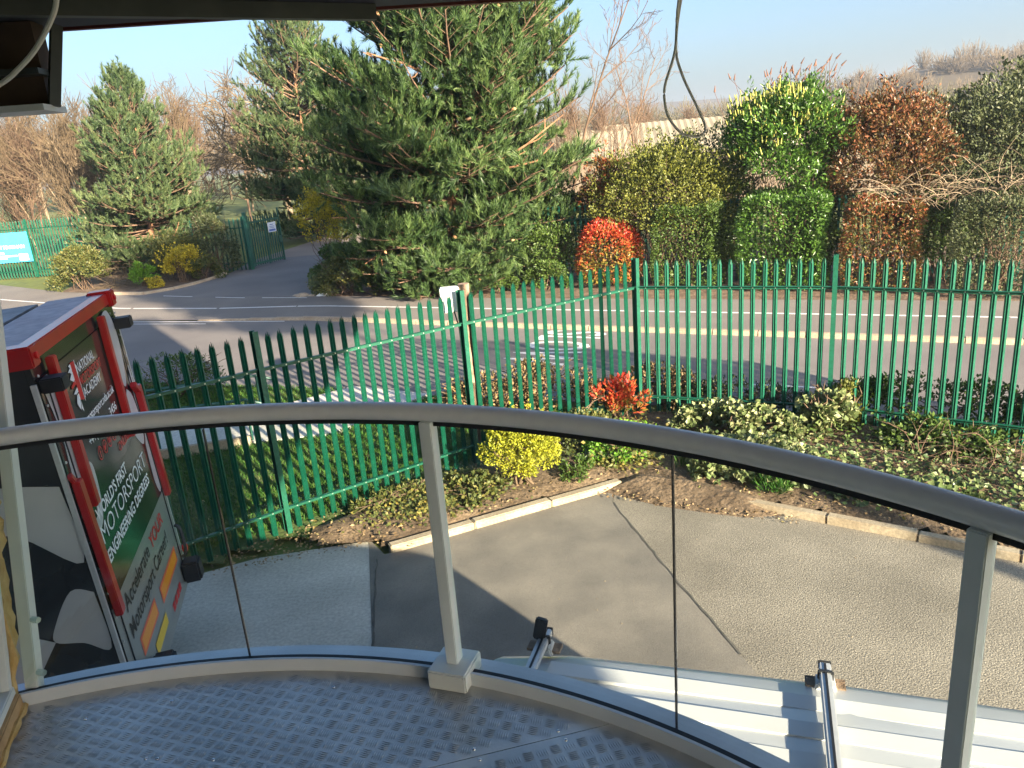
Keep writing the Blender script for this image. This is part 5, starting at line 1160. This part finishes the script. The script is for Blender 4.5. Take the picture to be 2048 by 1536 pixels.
daffodil('single yellow daffodil among the ivy right of the golden bush', (2.08, 9.05, .08), 1)
daffodil('yellow daffodil by the rough grass tuft', (2.72, 8.72, .10), 2)
# lawn blades, litter, pebbles: uncountable ground cover
def inpoly(P, poly):
    c = np.zeros(len(P), bool)
    for (x0, y0), (x1, y1) in zip(poly, poly[1:] + poly[:1]): c ^= ((y0 > P[:, 1]) != (y1 > P[:, 1])) & (P[:, 0] < (x1 - x0) * (P[:, 1] - y0) / (y1 - y0 + 1e-12) + x0)
    return c
def scatter(poly, n, r):
    lo, hi = np.min(poly, 0), np.max(poly, 0); P = r.uniform(lo, hi, (n, 2)); return P[inpoly(P, poly)]
def ground_leaves(name, label, poly, n, L, W, z, m, seed, up, cat, tilt=1.0):
    r = np.random.default_rng(seed); Q = scatter(poly, n, r); k = len(Q); P = np.stack([Q[:, 0], Q[:, 1], np.full(k, z) + r.uniform(0, .015, k)], 1)
    D = nrm(np.stack([r.normal(0, tilt, k), r.normal(0, tilt, k), np.full(k, up) + r.normal(0, .15, k)], 1)); Nn = nrm(rdir(r, k) + np.array([0, 0, .8 if up < .5 else 0]))
    V, Fc, tt = leaves(P, D, Nn, L * r.uniform(.6, 1.3, k), W * r.uniform(.6, 1.3, k), r.beta(2, 2, k)); return tag(mk(name, V, Fc, m, tint=tt), label, cat, kind='stuff')
ground_leaves('grass', 'short green grass on the lawn behind the left fence', [(-8, 5.4), (-2.6, 8.45), (1.6, 11.3), (-1.5, 13.0), (-2.9, 11.4), (-4.2, 11.25), (-9, 9.9)], 130000, .085, .011, .055, M['grassblade'], 301, 1.3, 'grass')
ground_leaves('grass', 'green grass strip between the ramp and the road', [(-8.3, 11.8), (-4.4, 13.1), (-3.1, 13.9), (-9, 16)], 34000, .085, .012, .05, M['grassblade'], 302, 1.3, 'grass')
ground_leaves('leaf_litter', 'dry brown leaves littering the bed', BED, 14000, .05, .022, .115, M['litter'], 303, .15, 'leaf litter')
ground_leaves('leaf_litter', 'dry leaves and grit gathered against the fallen kerb end', [(.9, 8.6), (1.9, 8.0), (3.0, 7.45), (3.1, 7.75), (2.1, 8.55), (1.25, 8.95)], 900, .04, .025, .03, M['litter'], 304, .1, 'leaf litter')
ground_leaves('leaf_litter', 'grit and scraps along the edge of the concrete pad', [(-3.4, 7.35), (-1.7, 7.75), (-1.2, 7.6), (-1.6, 8.4), (-2.6, 8.3), (-3.6, 7.7)], 900, .04, .02, .05, M['litter'], 305, .1, 'leaf litter')
ground_leaves('weeds', 'scattered green weeds on the bare soil of the bed', BED, 2600, .05, .03, .11, M['olive'], 306, .7, 'weeds')
r = np.random.default_rng(307); Q = np.concatenate([scatter([(-1.4, 3.5), (1.6, 3.5), (6, 3), (4.6, 6.4), (2.6, 7.9), (1.1, 8.6), (-1.4, 7.5)], 110, r)]); mb = MB()
for q in Q:
    s = r.uniform(.003, .007); mb.box((q[0], q[1], .008), (s * 1.6, s, s), rz=r.uniform(0, 3))
tag(mb.build('grit', M['kerb']), 'pale grit scattered on the asphalt bays', 'grit', kind='stuff')
def ivy_cover(name, label, poly, n, L, z, m, seed, skew=(1.6, 1.6), hgt=.12):
    r = np.random.default_rng(seed); Q = scatter(poly, n, r); cl = scatter(poly, 90, r); i = r.integers(0, len(cl), len(Q)); Q = Q * .35 + .65 * (cl[i] + r.normal(0, .13, Q.shape)); k = len(Q)
    P = np.stack([Q[:, 0], Q[:, 1], z + np.abs(r.normal(0, hgt, k))], 1); D = nrm(np.stack([r.normal(0, 1, k), r.normal(-.3, 1, k), r.normal(.1, .4, k)], 1)); Nn = nrm(np.stack([r.normal(.25, .6, k), r.normal(-.5, .6, k), np.full(k, .9)], 1))
    V, Fc, tt = leaves(P, D, Nn, L * r.uniform(.6, 1.3, k), L * r.uniform(.55, 1.1, k), r.beta(*skew, k), .12); return tag(mk(name, V, Fc, m, tint=tt), label, 'ground cover', kind='stuff')
ivy_cover('ivy_carpet', 'mixed ivy carpet over the right half of the bed', [(1.7, 8.75), (2.65, 8.2), (4.6, 6.85), (7, 5.3), (8, 6.6), (6.4, 8.4), (4.4, 9.95), (2.2, 10.9)], 9000, .062, .11, M['ivy'], 311, (1.4, 2.2))
ivy_cover('weed_carpet', 'low green weeds between the golden bush and the corner post', [(.4, 9.2), (1.2, 9.05), (1.8, 8.8), (2.4, 9.6), (2.0, 10.9), (.3, 9.9)], 5200, .05, .11, M['olive'], 312)
ivy_cover('weed_carpet', 'low mixed weeds on the soil at the left end of the bed', [(-2.2, 8.2), (-1.4, 7.9), (-.2, 8.45), (-.4, 9.6), (-1.9, 8.75)], 3600, .048, .11, M['olive'], 313, hgt=.05)
# thin hazy air round the whole place
hz = MB().box((0, 350, 25), (3000, 1700, 53)).build('haze', None); hz['kind'] = 'stuff'; hz['label'] = 'thin pale haze in the air'; hz.display_type = 'WIRE'
m_ = bpy.data.materials.new('haze'); m_.use_nodes = True; t_ = m_.node_tree; t_.nodes.remove(t_.nodes['Principled BSDF'])
pv = t_.nodes.new('ShaderNodeVolumePrincipled'); pv.inputs['Color'].default_value = (.74, .85, 1, 1); pv.inputs['Density'].default_value = .0006; pv.inputs['Anisotropy'].default_value = .2
t_.links.new(pv.outputs[0], t_.nodes['Material Output'].inputs['Volume']); hz.data.materials.append(m_)
ivy_cover('ivy_carpet', 'green ground ivy along the foot of the right fence', [(2.2, 10.2), (4.4, 9.2), (6.6, 7.6), (8.2, 6.6), (8.6, 7.4), (6.6, 8.6), (4.4, 10.1), (2.2, 11.1)], 5200, .06, .11, M['midgreen'], 314, hgt=.16)
